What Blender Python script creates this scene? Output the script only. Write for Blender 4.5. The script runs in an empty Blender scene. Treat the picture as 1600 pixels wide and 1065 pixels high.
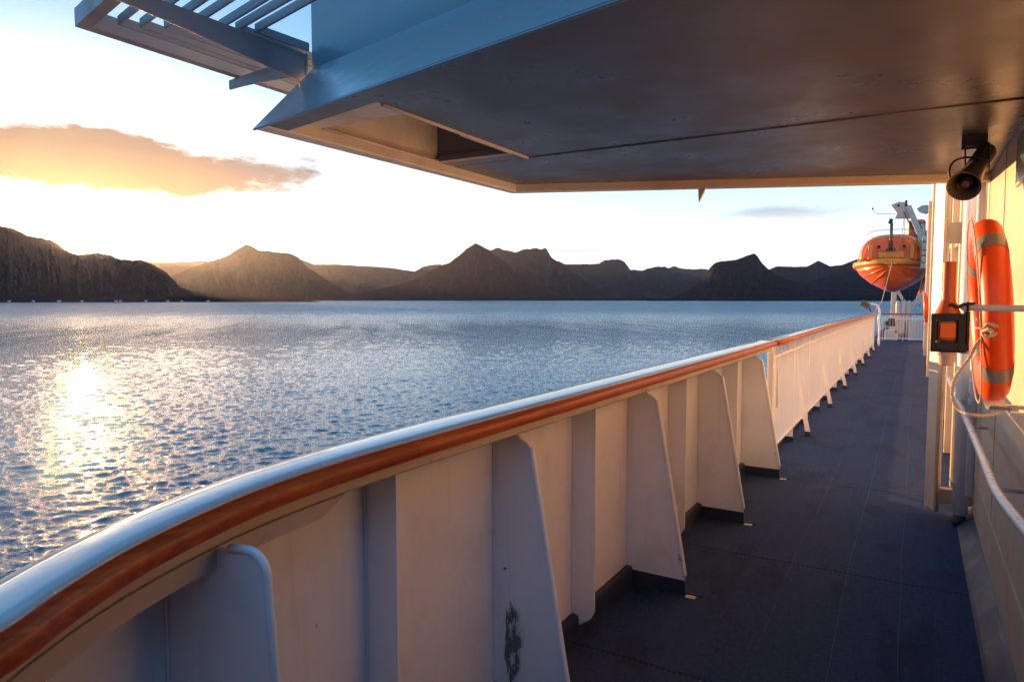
import bpy, bmesh, math, random
import numpy as np
from mathutils import Vector, Matrix
R = math.radians
random.seed(7)
SC = bpy.context.scene
COL = SC.collection

# ------------------------------------------------------------------ camera
F, CX, CY, EYE, HORIZ = 1067.0, 800.0, 532.5, 1.7, 467.0
YAW = math.atan(629 / F); PITCH = math.atan((CY - HORIZ) / F)
cam_d = bpy.data.cameras.new('camera'); cam = bpy.data.objects.new('camera', cam_d); COL.objects.link(cam)
cam.location = (0, 0, EYE)
cam.rotation_euler = (math.pi / 2 - PITCH, 0, YAW)
cam_d.sensor_width = 36.0; cam_d.lens = F * 36 / 1600
cam_d.clip_start = 0.02; cam_d.clip_end = 90000
SC.camera = cam
SC.render.resolution_x = 1024; SC.render.resolution_y = 681

# ------------------------------------------------------------------ light
SUN_AZ = -62.86      # degrees from +Y towards +X
SUN_EL = 3.235
sd = Vector((math.sin(R(SUN_AZ)) * math.cos(R(SUN_EL)), math.cos(R(SUN_AZ)) * math.cos(R(SUN_EL)), math.sin(R(SUN_EL))))
sl = bpy.data.lights.new('sun', 'SUN'); so = bpy.data.objects.new('sun', sl); COL.objects.link(so)
sl.energy = 5.0; sl.angle = R(0.4); sl.color = (1.0, 0.54, 0.21)
so.rotation_euler = sd.to_track_quat('Z', 'Y').to_euler()
SC.view_settings.view_transform = 'Standard'; SC.view_settings.look = 'None'
SC.view_settings.gamma = 1.0; SC.view_settings.exposure = 1.63
SC.cycles.use_denoising = True; SC.cycles.denoising_prefilter = 'NONE'; SC.cycles.use_adaptive_sampling = False

# ------------------------------------------------------------------ node helper
class NT:
    def __init__(s, nt): s.nt = nt; s.n = nt.nodes; s.l = nt.links; s.n.clear()
    def add(s, typ, **kw):
        nd = s.n.new(typ)
        for k, v in kw.items():
            if k == 'inp':
                for a, b in v.items():
                    if isinstance(b, bpy.types.NodeSocket): s.l.new(b, nd.inputs[a])
                    else: nd.inputs[a].default_value = b
            else: setattr(nd, k, v)
        return nd
    def m(s, op, a, b=None, c=None, clamp=False):
        nd = s.n.new('ShaderNodeMath'); nd.operation = op; nd.use_clamp = clamp
        for i, v in enumerate((a, b, c)):
            if v is None: continue
            if isinstance(v, bpy.types.NodeSocket): s.l.new(v, nd.inputs[i])
            else: nd.inputs[i].default_value = v
        return nd.outputs[0]
    def ramp(s, v, p0, p1, a=0.0, b=1.0, smooth=True):
        nd = s.n.new('ShaderNodeMapRange'); nd.interpolation_type = 'SMOOTHSTEP' if smooth else 'LINEAR'
        s.l.new(v, nd.inputs[0])
        for i, q in zip((1, 2, 3, 4), (p0, p1, a, b)): nd.inputs[i].default_value = q
        return nd.outputs[0]
    def mix(s, f, a, b, blend='MIX'):
        nd = s.n.new('ShaderNodeMix'); nd.data_type = 'RGBA'; nd.blend_type = blend
        for i, v in zip((0, 6, 7), (f, a, b)):
            if isinstance(v, bpy.types.NodeSocket): s.l.new(v, nd.inputs[i])
            elif i == 0: nd.inputs[0].default_value = v
            else: nd.inputs[i].default_value = (*v, 1) if len(v) == 3 else v
        return nd.outputs[2]
    def noise(s, vec, scale, detail=3, rough=.5, out=0, **kw):
        nd = s.n.new('ShaderNodeTexNoise'); nd.inputs['Scale'].default_value = scale
        nd.inputs['Detail'].default_value = detail; nd.inputs['Roughness'].default_value = rough
        for k, v in kw.items(): nd.inputs[k].default_value = v
        s.l.new(vec, nd.inputs['Vector']); return nd.outputs[out]
    def map(s, vec, scale=(1, 1, 1), loc=(0, 0, 0), rot=(0, 0, 0)):
        nd = s.n.new('ShaderNodeMapping'); s.l.new(vec, nd.inputs[0])
        nd.inputs['Scale'].default_value = scale; nd.inputs['Location'].default_value = loc; nd.inputs['Rotation'].default_value = rot
        return nd.outputs[0]

# ------------------------------------------------------------------ sky
w = bpy.data.worlds.new('World'); SC.world = w; w.use_nodes = True
T = NT(w.node_tree)
sky = T.add('ShaderNodeTexSky', sky_type='NISHITA', sun_disc=False, sun_elevation=R(SUN_EL), sun_rotation=R(SUN_AZ),
            air_density=1.0, dust_density=0.6, ozone_density=3.0, altitude=10)
geo = T.add('ShaderNodeTexCoord').outputs['Generated']
sep = T.add('ShaderNodeSeparateXYZ', inp={0: geo})
dx, dy, dz = sep.outputs
dt = T.add('ShaderNodeVectorMath', operation='DOT_PRODUCT', inp={0: geo, 1: sd}).outputs['Value']
dt = T.m('MAXIMUM', dt, 0.0)
el = T.m('MULTIPLY', T.m('ARCSINE', dz), 180 / math.pi)
az = T.m('MULTIPLY', T.m('ARCTAN2', dx, dy), 180 / math.pi)
g1 = T.m('MULTIPLY', T.m('POWER', dt, 22.0), 0.26)
g2 = T.m('MULTIPLY', T.m('POWER', dt, 90.0), 0.85)
g3 = T.m('MULTIPLY', T.m('POWER', dt, 3000.0), 3.0)
disc = T.m('MULTIPLY', T.ramp(dt, math.cos(R(.55)), math.cos(R(.40))), 25.0)
g1 = T.m('MULTIPLY', g1, T.ramp(el, 0.0, 26.0, 1.0, 0.0))
def colmul(c, v): return T.mix(1.0, c, v, 'MULTIPLY')
def rgb(v):
    return T.add('ShaderNodeCombineColor', inp={0: v, 1: v, 2: v}).outputs[0]
skyc = T.mix(1.0, sky.outputs[0], (0.05, 0.05, 0.05), 'MULTIPLY')
c1 = colmul((1.0, .95, .86), rgb(g1)); c2 = colmul((1.0, .70, .34), rgb(g2)); c3 = colmul((1.0, .66, .22), rgb(T.m('ADD', g3, disc)))
side = T.ramp(T.add('ShaderNodeVectorMath', operation='DOT_PRODUCT', inp={0: geo, 1: sd}).outputs['Value'], -.5, .6, .38, 1.0)
top_ = T.ramp(dt, .70, .97, 15.0, 19.0)
hz = T.m('MULTIPLY', side, T.ramp(T.m('DIVIDE', el, top_), .30, 1.15, 1.0, 0.0))
c0 = colmul(T.mix(T.ramp(el, 3, 14), (.365, .332, .30), (.315, .42, .46)), rgb(hz))
blue = colmul((.060, .200, .385), rgb(T.ramp(dz, -0.02, .5, .30, 1.0)))
tot = skyc
for c in (c0, c1, c2, c3, blue): tot = T.mix(1.0, tot, c, 'ADD')
# clouds by direction
vec = T.add('ShaderNodeCombineXYZ', inp={0: T.m('MULTIPLY', az, .060), 1: T.m('MULTIPLY', el, .17), 2: 0.0}).outputs[0]
n1 = T.noise(vec, 2.3, 7, .58, Distortion=.25); n2 = T.noise(vec, 7.0, 5, .6)
nn = T.m('ADD', T.m('MULTIPLY', T.m('SUBTRACT', n1, .5), 1.9), T.m('MULTIPLY', T.m('SUBTRACT', n2, .5), .55))
def cloud(az0, el0, wa, we, amp, thr, soft, tilt=0.0):
    a = T.m('DIVIDE', T.m('SUBTRACT', az, az0), wa)
    e = T.m('DIVIDE', T.m('SUBTRACT', T.m('SUBTRACT', el, el0), T.m('MULTIPLY', T.m('SUBTRACT', az, az0), tilt)), we)
    d = T.m('SQRT', T.m('ADD', T.m('MULTIPLY', a, a), T.m('MULTIPLY', e, e)))
    v = T.m('ADD', T.m('SUBTRACT', 1.0, d), T.m('MULTIPLY', nn, amp))
    return T.ramp(v, thr, thr + soft), e
mA, eA = cloud(-61.5, 9.6, 19.0, 2.7, .72, 0.06, .34, -0.015)
mB, eB = cloud(-9.5, 6.6, 8.5, .85, 1.0, 0.15, .85, 0.0)
mC, eC = cloud(-26.0, 4.0, 5.5, .30, .6, 0.2, .6, 0.0)
mD, eD = cloud(-34.0, 4.2, 2.5, .25, .5, 0.2, .6, 0.0)
warm = T.mix(T.ramp(T.m('ADD', eA, T.m('MULTIPLY', nn, .5)), -.75, .65), (.22, .07, .0), (.035, .022, .022))
warm = T.mix(T.ramp(az, -60, -47), warm, T.mix(T.ramp(eA, -.8, .7), (.22, .14, .10), (.09, .08, .085)))
tot = T.mix(T.m('MULTIPLY', mA, .96), tot, warm)
cc = T.mix(T.ramp(eB, -.8, .4), (.42, .36, .33), (.20, .245, .28))
tot = T.mix(T.m('MULTIPLY', mB, .75), tot, cc)
tot = T.mix(T.m('MULTIPLY', mC, .55), tot, (.30, .26, .25))
tot = T.mix(T.m('MULTIPLY', mD, .35), tot, (.36, .30, .27))
tot = T.mix(1.0, tot, (.76, .76, .76), 'MULTIPLY')
bg = T.add('ShaderNodeBackground', inp={0: tot, 1: 1.0})
T.add('ShaderNodeOutputWorld', inp={0: bg.outputs[0]})

# ------------------------------------------------------------------ materials
def objc(T): return T.add('ShaderNodeTexCoord').outputs['Object']
def geopos(T): return T.add('ShaderNodeNewGeometry').outputs['Position']
def out(T, bsdf): T.add('ShaderNodeOutputMaterial', inp={0: bsdf.outputs[0]})
def newmat(name):
    m = bpy.data.materials.new(name); m.use_nodes = True; return m, NT(m.node_tree)
def paint(name, base, rough=.35, bump=.25, dirt=.18, dirtcol=(.25, .2, .15), spec=.5, coat=0., rust=0., streak=0., scale=1.0, metal=0., chips=0., specks=0.):
    m, T = newmat(name); P = geopos(T)
    n = T.noise(P, 3.2 * scale, 6, .6); n2 = T.noise(P, 26 * scale, 4, .6); n3 = T.noise(P, 320 * scale, 2, .5)
    st = T.noise(T.map(P, (14, 14, .9)), 1.5, 4, .6)
    f = T.m('MULTIPLY', T.ramp(n, .45, .8), dirt)
    f = T.m('ADD', f, T.m('MULTIPLY', T.ramp(n2, .60, .78), dirt * .5))
    f = T.m('ADD', f, T.m('MULTIPLY', T.ramp(st, .56, .78), streak))
    col = T.mix(f, base, dirtcol)
    if rust > 0:
        vo = T.add('ShaderNodeTexVoronoi', inp={'Vector': P, 'Scale': 8.5})
        ms = T.ramp(T.m('ADD', vo.outputs['Distance'], T.m('MULTIPLY', n2, .06)), .065, .105, 1, 0)
        pick = T.ramp(T.add('ShaderNodeSeparateColor', inp={0: vo.outputs['Color']}).outputs[0], 1 - rust, 1 - rust + .02)
        col = T.mix(T.m('MULTIPLY', ms, pick), col, (.07, .025, .012))
    if chips > 0:
        z_ = T.add('ShaderNodeSeparateXYZ', inp={0: P}).outputs[2]
        cn_ = T.noise(T.map(P, (1, 1, .45)), 13, 6, .7)
        th_ = T.m('SUBTRACT', .71, T.m('MULTIPLY', T.ramp(z_, .55, .05), .055))
        mk = T.ramp(T.m('SUBTRACT', cn_, th_), 0, .012)
        col = T.mix(T.m('MULTIPLY', mk, chips), col, (.09, .085, .095))
        sc2 = T.ramp(T.noise(T.map(P, (2, 2, 60), rot=(.3, .2, 0)), 1.2, 4, .7), .72, .80)
        col = T.mix(T.m('MULTIPLY', sc2, .35), col, (.28, .24, .22))
    if specks > 0:
        vs_ = T.add('ShaderNodeTexVoronoi', inp={'Vector': P, 'Scale': 55.0})
        pk = T.ramp(T.add('ShaderNodeSeparateColor', inp={0: vs_.outputs['Color']}).outputs[0], .90, .92)
        col = T.mix(T.m('MULTIPLY', T.m('MULTIPLY', T.ramp(vs_.outputs['Distance'], .22, .12), pk), specks), col, (.75, .74, .72))
        sm_ = T.ramp(T.noise(T.map(P, (5, 2, 5)), 1.6, 6, .7), .60, .70)
        col = T.mix(T.m('MULTIPLY', sm_, specks * .5), col, (.62, .62, .62))
    r = T.ramp(n, .3, .8, rough * .8, min(1, rough * 1.35))
    h = T.m('ADD', T.m('MULTIPLY', T.noise(P, 7 * scale, 3), 1.0), T.m('ADD', T.m('MULTIPLY', n2, .12), T.m('MULTIPLY', n3, .02)))
    b = T.add('ShaderNodeBump', inp={'Strength': bump, 'Distance': .012, 'Height': h})
    s = T.add('ShaderNodeBsdfPrincipled', inp={'Base Color': col, 'Roughness': r, 'Normal': b.outputs[0], 'Metallic': metal, 'Coat Weight': coat, 'Coat Roughness': .08, 'Specular IOR Level': spec})
    out(T, s); return m
M = {}
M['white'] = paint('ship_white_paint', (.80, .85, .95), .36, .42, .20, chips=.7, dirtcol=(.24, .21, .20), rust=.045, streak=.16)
M['railw'] = paint('railing_white_paint', (.88, .85, .80), .38, .20, .10, dirtcol=(.35, .30, .26), rust=.03)
M['cap'] = paint('rail_cap_gloss', (.41, .47, .51), .08, .07, .12, dirtcol=(.35, .36, .38), spec=.45, specks=.8)
M['lip'] = paint('weathered_lip_paint', (.52, .47, .42), .5, .5, .55, dirtcol=(.14, .11, .09), rust=.1)
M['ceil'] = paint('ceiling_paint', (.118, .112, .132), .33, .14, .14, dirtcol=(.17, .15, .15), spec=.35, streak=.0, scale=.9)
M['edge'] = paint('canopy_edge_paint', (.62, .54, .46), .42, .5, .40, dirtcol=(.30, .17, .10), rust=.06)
M['fascia'] = paint('fascia_paint', (.20, .30, .36), .22, .35, .20, dirtcol=(.16, .22, .30), streak=.1)
M['grille'] = paint('grille_paint', (.30, .29, .32), .45, .3, .35, dirtcol=(.12, .11, .11))
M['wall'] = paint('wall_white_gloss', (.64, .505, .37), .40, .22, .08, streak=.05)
M['cream'] = paint('cream_post_paint', (.60, .50, .40), .36, .3, .15, rust=.04, streak=.1)
M['steel'] = paint('painted_grey_pipe', (.50, .50, .50), .28, .2, .3, coat=.3)
M['navy'] = paint('navy_coving_paint', (.022, .034, .070), .5, .5, .5, dirtcol=(.09, .07, .06))
M['black'] = paint('black_plastic', (.008, .008, .010), .5, .2, .2, dirtcol=(.05, .045, .04))
M['horn'] = paint('horn_grey', (.10, .075, .07), .4, .1, .2)
M['orange'] = paint('orange_plastic', (.84, .088, .008), .38, .10, .12, dirtcol=(.45, .03, .005), coat=.1)
M['float'] = paint('float_burnt_orange', (.50, .085, .010), .42, .12, .25, dirtcol=(.25, .05, .01))
M['boat'] = paint('lifeboat_orange', (.85, .15, .012), .35, .2, .3, dirtcol=(.40, .07, .02), coat=.2)
M['boaty'] = paint('lifeboat_fender', (.80, .30, .04), .4, .3, .4, dirtcol=(.35, .10, .02))
M['tape'] = paint('reflective_tape', (.24, .22, .21), .3, .3, .2, spec=.8)
M['pale'] = paint('pale_lens', (.62, .42, .36), .35, .1, .1)
M['green'] = paint('green_sign', (.012, .10, .07), .35, .05, .1)
M['rope'] = paint('rope', (.55, .46, .40), .8, .6, .3, scale=3)
M['machine'] = paint('machine_paint', (.62, .58, .50), .45, .3, .3, rust=.1)
M['hull'] = paint('hull_black', (.03, .03, .035), .3, .2, .2)
M['peel'] = paint('peeled_primer', (.05, .055, .075), .6, .6, .6, dirtcol=(.28, .26, .26), scale=4)
def m_peel():
    m, T = newmat('peeled_primer_flakes'); P = geopos(T)
    n = T.noise(T.map(P, (1, 1, .28)), 52, 5, .72); n2 = T.noise(P, 120, 3, .6)
    col = T.mix(T.ramp(n2, .4, .6), (.10, .11, .15), (.22, .22, .24))
    b = T.add('ShaderNodeBsdfPrincipled', inp={'Base Color': col, 'Roughness': .7})
    tr = T.add('ShaderNodeBsdfTransparent')
    mx = T.add('ShaderNodeMixShader', inp={0: T.ramp(n, .47, .50), 1: tr.outputs[0], 2: b.outputs[0]})
    T.add('ShaderNodeOutputMaterial', inp={0: mx.outputs[0]}); return m
M['peel'] = m_peel()
M['scuff'] = paint('scuff_chalk', (.42, .38, .36), .8, .6, .6, dirtcol=(.05, .06, .08), scale=6)

def m_wood():
    m, T = newmat('varnished_wood'); P = geopos(T)
    g = T.noise(T.map(P, (60, 2.2, 60)), 1.0, 6, .6, Distortion=.6)
    big = T.noise(T.map(P, (8, 1.1, 8)), 1.0, 3, .5)
    cell = T.add('ShaderNodeSeparateXYZ', inp={0: P}).outputs[1]
    j = T.m('FRACT', T.m('DIVIDE', T.m('ADD', cell, .35), 1.9))
    joint = T.ramp(T.m('ABSOLUTE', T.m('SUBTRACT', j, .5)), .4985, .5, 0, 1)
    pl = T.m('FLOOR', T.m('DIVIDE', T.m('ADD', cell, .35), 1.9))
    wn = T.add('ShaderNodeTexWhiteNoise', noise_dimensions='1D', inp={'W': pl}).outputs[0]
    col = T.mix(T.ramp(g, .3, .75), (.58, .125, .026), (.30, .050, .014))
    col = T.mix(T.m('MULTIPLY', T.ramp(big, .45, .75), .22), col, (.10, .025, .012))
    col = T.mix(T.m('MULTIPLY', wn, .25), col, (.12, .03, .012))
    col = T.mix(T.m('MULTIPLY', joint, .7), col, (.02, .01, .008))
    b = T.add('ShaderNodeBump', inp={'Strength': .25, 'Distance': .002, 'Height': g})
    out(T, T.add('ShaderNodeBsdfPrincipled', inp={'Base Color': col, 'Roughness': .42, 'Normal': b.outputs[0], 'Coat Weight': .15, 'Coat Roughness': .2, 'Specular IOR Level': .2}))
    return m
M['wood'] = m_wood()

def m_deck():
    m, T = newmat('deck_covering'); P = geopos(T)
    x, y, z = T.add('ShaderNodeSeparateXYZ', inp={0: P}).outputs
    grain = T.m('ADD', T.m('MULTIPLY', T.noise(P, 330, 2, .7), .55), T.m('MULTIPLY', T.noise(P, 95, 3, .7), .45)); mid = T.noise(P, 11, 5, .65); big = T.noise(P, 1.3, 5, .6)
    weave = T.noise(T.map(P, (300, 18, 1)), 1, 2)
    col = T.mix(T.ramp(T.m('ADD', T.m('MULTIPLY', grain, .6), T.m('MULTIPLY', T.noise(P, 38, 4, .75), .4)), .38, .62), (.002, .014, .050), (.026, .062, .160))
    wear = T.noise(T.map(P, (2.2, .5, 1)), 1.1, 6, .7)
    col = T.mix(T.m('MULTIPLY', T.ramp(wear, .50, .72), .45), col, (.032, .066, .130))
    damp = T.noise(T.map(P, (1.5, .8, 1), loc=(4, 2, 0)), 1.4, 5, .6)
    col = T.mix(T.m('MULTIPLY', T.ramp(damp, .52, .60), .45), col, (.002, .010, .030))
    col = T.mix(T.m('MULTIPLY', T.ramp(mid, .45, .75), .4), col, (.028, .052, .105))
    col = T.mix(T.m('MULTIPLY', T.ramp(big, .5, .75), .35), col, (.040, .055, .095))
    # transverse joints, slightly wavy, broken by thread marks
    wob = T.m('MULTIPLY', T.m('SUBTRACT', T.noise(T.map(P, (1.3, 0, 0)), 1, 2), .5), .05)
    tot = None
    for yj in (2.98, 4.62, 6.80, 9.6, 12.6, 16, 19.5, 23, 27):
        d = T.m('ABSOLUTE', T.m('SUBTRACT', T.m('ADD', y, wob), yj))
        l = T.ramp(d, .006, .018, 1, 0)
        tot = l if tot is None else T.m('MAXIMUM', tot, l)
    thread = T.ramp(T.m('SINE', T.m('MULTIPLY', x, 230.0)), -.3, .3)
    col = T.mix(T.m('MULTIPLY', tot, T.m('MULTIPLY', thread, .85)), col, (.006, .007, .012))
    # long pale scratches left by carts
    tl = None
    for xs, wd, am in ((-.63, .0014, .07), (-.30, .0014, .09), (-.02, .0012, .07), (.13, .001, .04), (-.85, .001, .03)):
        wv = T.m('MULTIPLY', T.m('SUBTRACT', T.noise(T.map(P, (0, .35, 0), loc=(xs * 9, 0, 0)), 1, 3), .5), .10)
        d = T.m('ABSOLUTE', T.m('SUBTRACT', T.m('ADD', x, wv), xs))
        l = T.m('MULTIPLY', T.ramp(d, wd, wd * 3, 1, 0), am)
        tl = l if tl is None else T.m('MAXIMUM', tl, l)
    br = T.ramp(T.noise(T.map(P, (20, 3, 1)), 1, 3), .15, .5)
    col = T.mix(T.m('MULTIPLY', tl, br), col, (.42, .42, .44))
    h = T.m('SUBTRACT', T.m('ADD', grain, T.m('MULTIPLY', weave, .5)), T.m('MULTIPLY', tot, 2.0))
    b = T.add('ShaderNodeBump', inp={'Strength': 1.0, 'Distance': .004, 'Height': h})
    out(T, T.add('ShaderNodeBsdfPrincipled', inp={'Base Color': col, 'Roughness': .85, 'Specular IOR Level': .25, 'Normal': b.outputs[0]}))
    return m
M['deck'] = m_deck()

def m_glass():
    m, T = newmat('dark_glass')
    out(T, T.add('ShaderNodeBsdfPrincipled', inp={'Base Color': (.02, .03, .04, 1), 'Roughness': .08, 'Specular IOR Level': .8}))
    return m
M['glass'] = m_glass()

def m_water():
    m, T = newmat('fjord_water'); P = geopos(T)
    cd = T.add('ShaderNodeVectorMath', operation='LENGTH', inp={0: T.map(P, (1, 1, 0))}).outputs['Value']
    a = T.noise(T.map(P, (1, 1, .2)), 5.5, 4, .62, Distortion=.3)
    b_ = T.noise(T.map(P, (1.0, .55, .2), rot=(0, 0, R(35))), 1.1, 5, .6)
    c = T.noise(T.map(P, (1, .6, .2), rot=(0, 0, R(20))), .16, 5, .65)
    d_ = T.noise(T.map(P, (1, .45, .2), rot=(0, 0, R(25))), .035, 4, .6)
    h = T.m('ADD', T.m('MULTIPLY', a, .060), T.m('MULTIPLY', T.m('MULTIPLY', b_, .34), T.ramp(cd, 60, 300)))
    h = T.m('ADD', h, T.m('MULTIPLY', T.m('MULTIPLY', c, 2.6), T.ramp(cd, 60, 350)))
    h = T.m('ADD', h, T.m('MULTIPLY', T.m('MULTIPLY', d_, 9.0), T.ramp(cd, 250, 1500)))
    b1 = T.add('ShaderNodeBump', inp={'Strength': 1.0, 'Distance': 1.0, 'Height': h})
    grp = T.noise(T.map(T.map(P, (1, 1, 1), rot=(0, 0, R(-45))), (.14, .018, 1)), 1.0, 5, .7)
    patch = T.noise(T.map(P, (1, .25, .2), rot=(0, 0, R(-32))), .012, 4, .6)
    ro = T.m('ADD', T.ramp(cd, 100, 900, .05, .38), T.m('MULTIPLY', T.ramp(grp, .35, .65, -.04, .04), T.ramp(cd, 80, 300)))
    out(T, T.add('ShaderNodeBsdfPrincipled', inp={'Base Color': (.010, .062, .098, 1), 'Roughness': ro, 'IOR': 1.333, 'Normal': b1.outputs[0]}))
    return m
M['water'] = m_water()

def m_hill(name, lo, hi):
    m, T = newmat(name); P = geopos(T)
    n = T.noise(P, .004, 8, .62); n2 = T.noise(T.map(P, (1, 1, .4)), .02, 6, .65)
    nz = T.add('ShaderNodeSeparateXYZ', inp={0: T.add('ShaderNodeNewGeometry').outputs['Normal']}).outputs[2]
    col = T.mix(T.ramp(n, .35, .65), lo, hi)
    col = T.mix(T.m('MULTIPLY', T.ramp(n2, .5, .72), .55), col, (.028, .030, .034))
    col = T.mix(T.ramp(nz, .75, .5), col, (.024, .027, .032))
    b = T.add('ShaderNodeBump', inp={'Strength': .8, 'Distance': 25.0, 'Height': n2})
    out(T, T.add('ShaderNodeBsdfPrincipled', inp={'Base Color': col, 'Roughness': 1.0, 'Normal': b.outputs[0], 'Specular IOR Level': .0}))
    return m
M['hill'] = m_hill('heather_slope', (.006, .010, .016), (.014, .015, .018))

# ------------------------------------------------------------------ mesh helpers
class MB:
    def __init__(s): s.v = []; s.f = []; s.sm = []
    def raw(s, vs, fs, smooth=False):
        o = len(s.v); s.v += [tuple(v) for v in vs]; s.f += [tuple(i + o for i in f) for f in fs]; s.sm += [smooth] * len(fs); return s
    def box(s, x0, x1, y0, y1, z0, z1):
        vs = [(x, y, z) for z in (z0, z1) for y in (y0, y1) for x in (x0, x1)]
        return s.raw(vs, [(0, 2, 3, 1), (4, 5, 7, 6), (0, 1, 5, 4), (2, 6, 7, 3), (0, 4, 6, 2), (1, 3, 7, 5)])
    def beam(s, a, b, w, h, up=(0, 0, 1)):
        a, b = Vector(a), Vector(b); d = (b - a).normalized(); up = Vector(up)
        sx = d.cross(up)
        if sx.length < 1e-4: sx = d.cross(Vector((1, 0, 0)))
        sx.normalize(); uy = sx.cross(d).normalized()
        vs = [p + sx * (i * w / 2) + uy * (j * h / 2) for p in (a, b) for j in (-1, 1) for i in (-1, 1)]
        return s.raw(vs, [(0, 1, 3, 2), (4, 6, 7, 5), (0, 4, 5, 1), (2, 3, 7, 6), (0, 2, 6, 4), (1, 5, 7, 3)])
    def prism(s, poly, dvec):          # planar polygon extruded by a vector
        n = len(poly); p = [Vector(q) for q in poly]; d = Vector(dvec)
        return s.raw(p + [q + d for q in p], [tuple(range(n))[::-1], tuple(range(n, 2 * n))] + [(i, (i + 1) % n, n + (i + 1) % n, n + i) for i in range(n)])
    def tube(s, pts, r, seg=14, caps=True, closed=False):
        pts = [Vector(p) for p in pts]; n = len(pts)
        rs = r if isinstance(r, (list, tuple)) else [r] * n
        vs = []; prev = None
        for i, p in enumerate(pts):
            if closed: t = (pts[(i + 1) % n] - pts[i - 1])
            else: t = (pts[min(i + 1, n - 1)] - pts[max(i - 1, 0)])
            t.normalize()
            if prev is None:
                u = t.cross(Vector((0, 0, 1)))
                if u.length < 1e-3: u = t.cross(Vector((1, 0, 0)))
            else: u = prev - t * prev.dot(t)
            u.normalize(); prev = u; v = t.cross(u)
            for k in range(seg):
                a = 2 * math.pi * k / seg; vs.append(p + (u * math.cos(a) + v * math.sin(a)) * rs[i])
        fs = []
        for i in range(n if closed else n - 1):
            j = (i + 1) % n
            for k in range(seg):
                l = (k + 1) % seg; fs.append((i * seg + k, i * seg + l, j * seg + l, j * seg + k))
        s.raw(vs, fs, True)
        if caps and not closed:
            o = len(s.v) - len(vs)
            s.f += [tuple(o + k for k in range(seg))[::-1], tuple(o + (n - 1) * seg + k for k in range(seg))]; s.sm += [False, False]
        return s
    def loft(s, rings, smooth=True, close=True, caps=True):
        n = len(rings[0]); vs = [p for r_ in rings for p in r_]; fs = []
        for i in range(len(rings) - 1):
            for k in range(n if close else n - 1):
                l = (k + 1) % n; fs.append((i * n + k, i * n + l, (i + 1) * n + l, (i + 1) * n + k))
        s.raw(vs, fs, smooth)
        if caps and close:
            o = len(s.v) - len(vs)
            s.f += [tuple(o + k for k in range(n))[::-1], tuple(o + (len(rings) - 1) * n + k for k in range(n))]; s.sm += [False, False]
        return s
    def build(s, name, mat, parent=None, bevel=0., loc=None, sub=0, seg=2):
        me = bpy.data.meshes.new(name); me.from_pydata([tuple(v) for v in s.v], [], s.f); me.update()
        me.polygons.foreach_set('use_smooth', s.sm)
        bm = bmesh.new(); bm.from_mesh(me); bmesh.ops.recalc_face_normals(bm, faces=bm.faces); bm.to_mesh(me); bm.free()
        o = bpy.data.objects.new(name, me); COL.objects.link(o); me.materials.append(M[mat] if isinstance(mat, str) else mat)
        if parent:
            o.parent = parent; o.matrix_parent_inverse = wmat(parent).inverted()
        if bevel:
            md = o.modifiers.new('bevel', 'BEVEL'); md.width = bevel; md.segments = seg; md.limit_method = 'ANGLE'; md.angle_limit = R(40)
            md.harden_normals = True
        if sub:
            md = o.modifiers.new('sub', 'SUBSURF'); md.levels = sub; md.render_levels = sub
        return o
def wmat(o):
    m = Matrix.LocRotScale(o.location, o.rotation_euler, o.scale)
    if o.parent: m = wmat(o.parent) @ o.matrix_parent_inverse @ m
    return m
def thing(name, label, cat, loc=(0, 0, 0), group=None):
    o = bpy.data.objects.new(name, None); COL.objects.link(o); o.location = loc
    o['label'] = label; o['category'] = cat
    if group: o['group'] = group
    o.empty_display_size = .1
    return o
def tag(o, label, cat, group=None):
    o['label'] = label; o['category'] = cat
    if group: o['group'] = group
    return o
def struct(o): o['kind'] = 'structure'; return o

# pixel of the 1600 px photograph -> world ray, used for surveying positions at real distances
_fw0 = Vector((-math.sin(YAW), math.cos(YAW), 0)); _r = Vector((math.cos(YAW), math.sin(YAW), 0))
_fw = _fw0 * math.cos(PITCH) - Vector((0, 0, math.sin(PITCH))); _up = Vector((0, 0, math.cos(PITCH))) + _fw0 * math.sin(PITCH)
def ray(x, y): return _r * (x - CX) + _up * (CY - y) + _fw * F
def atY(x, y, Y): d = ray(x, y); return Vector((0, 0, EYE)) + d * (Y / d.y)
def atZ(x, y, Z): d = ray(x, y); return Vector((0, 0, EYE)) + d * ((Z - EYE) / d.z)
def atD(x, y, D): d = ray(x, y); return Vector((0, 0, EYE)) + d * (D / math.hypot(d.x, d.y))

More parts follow.
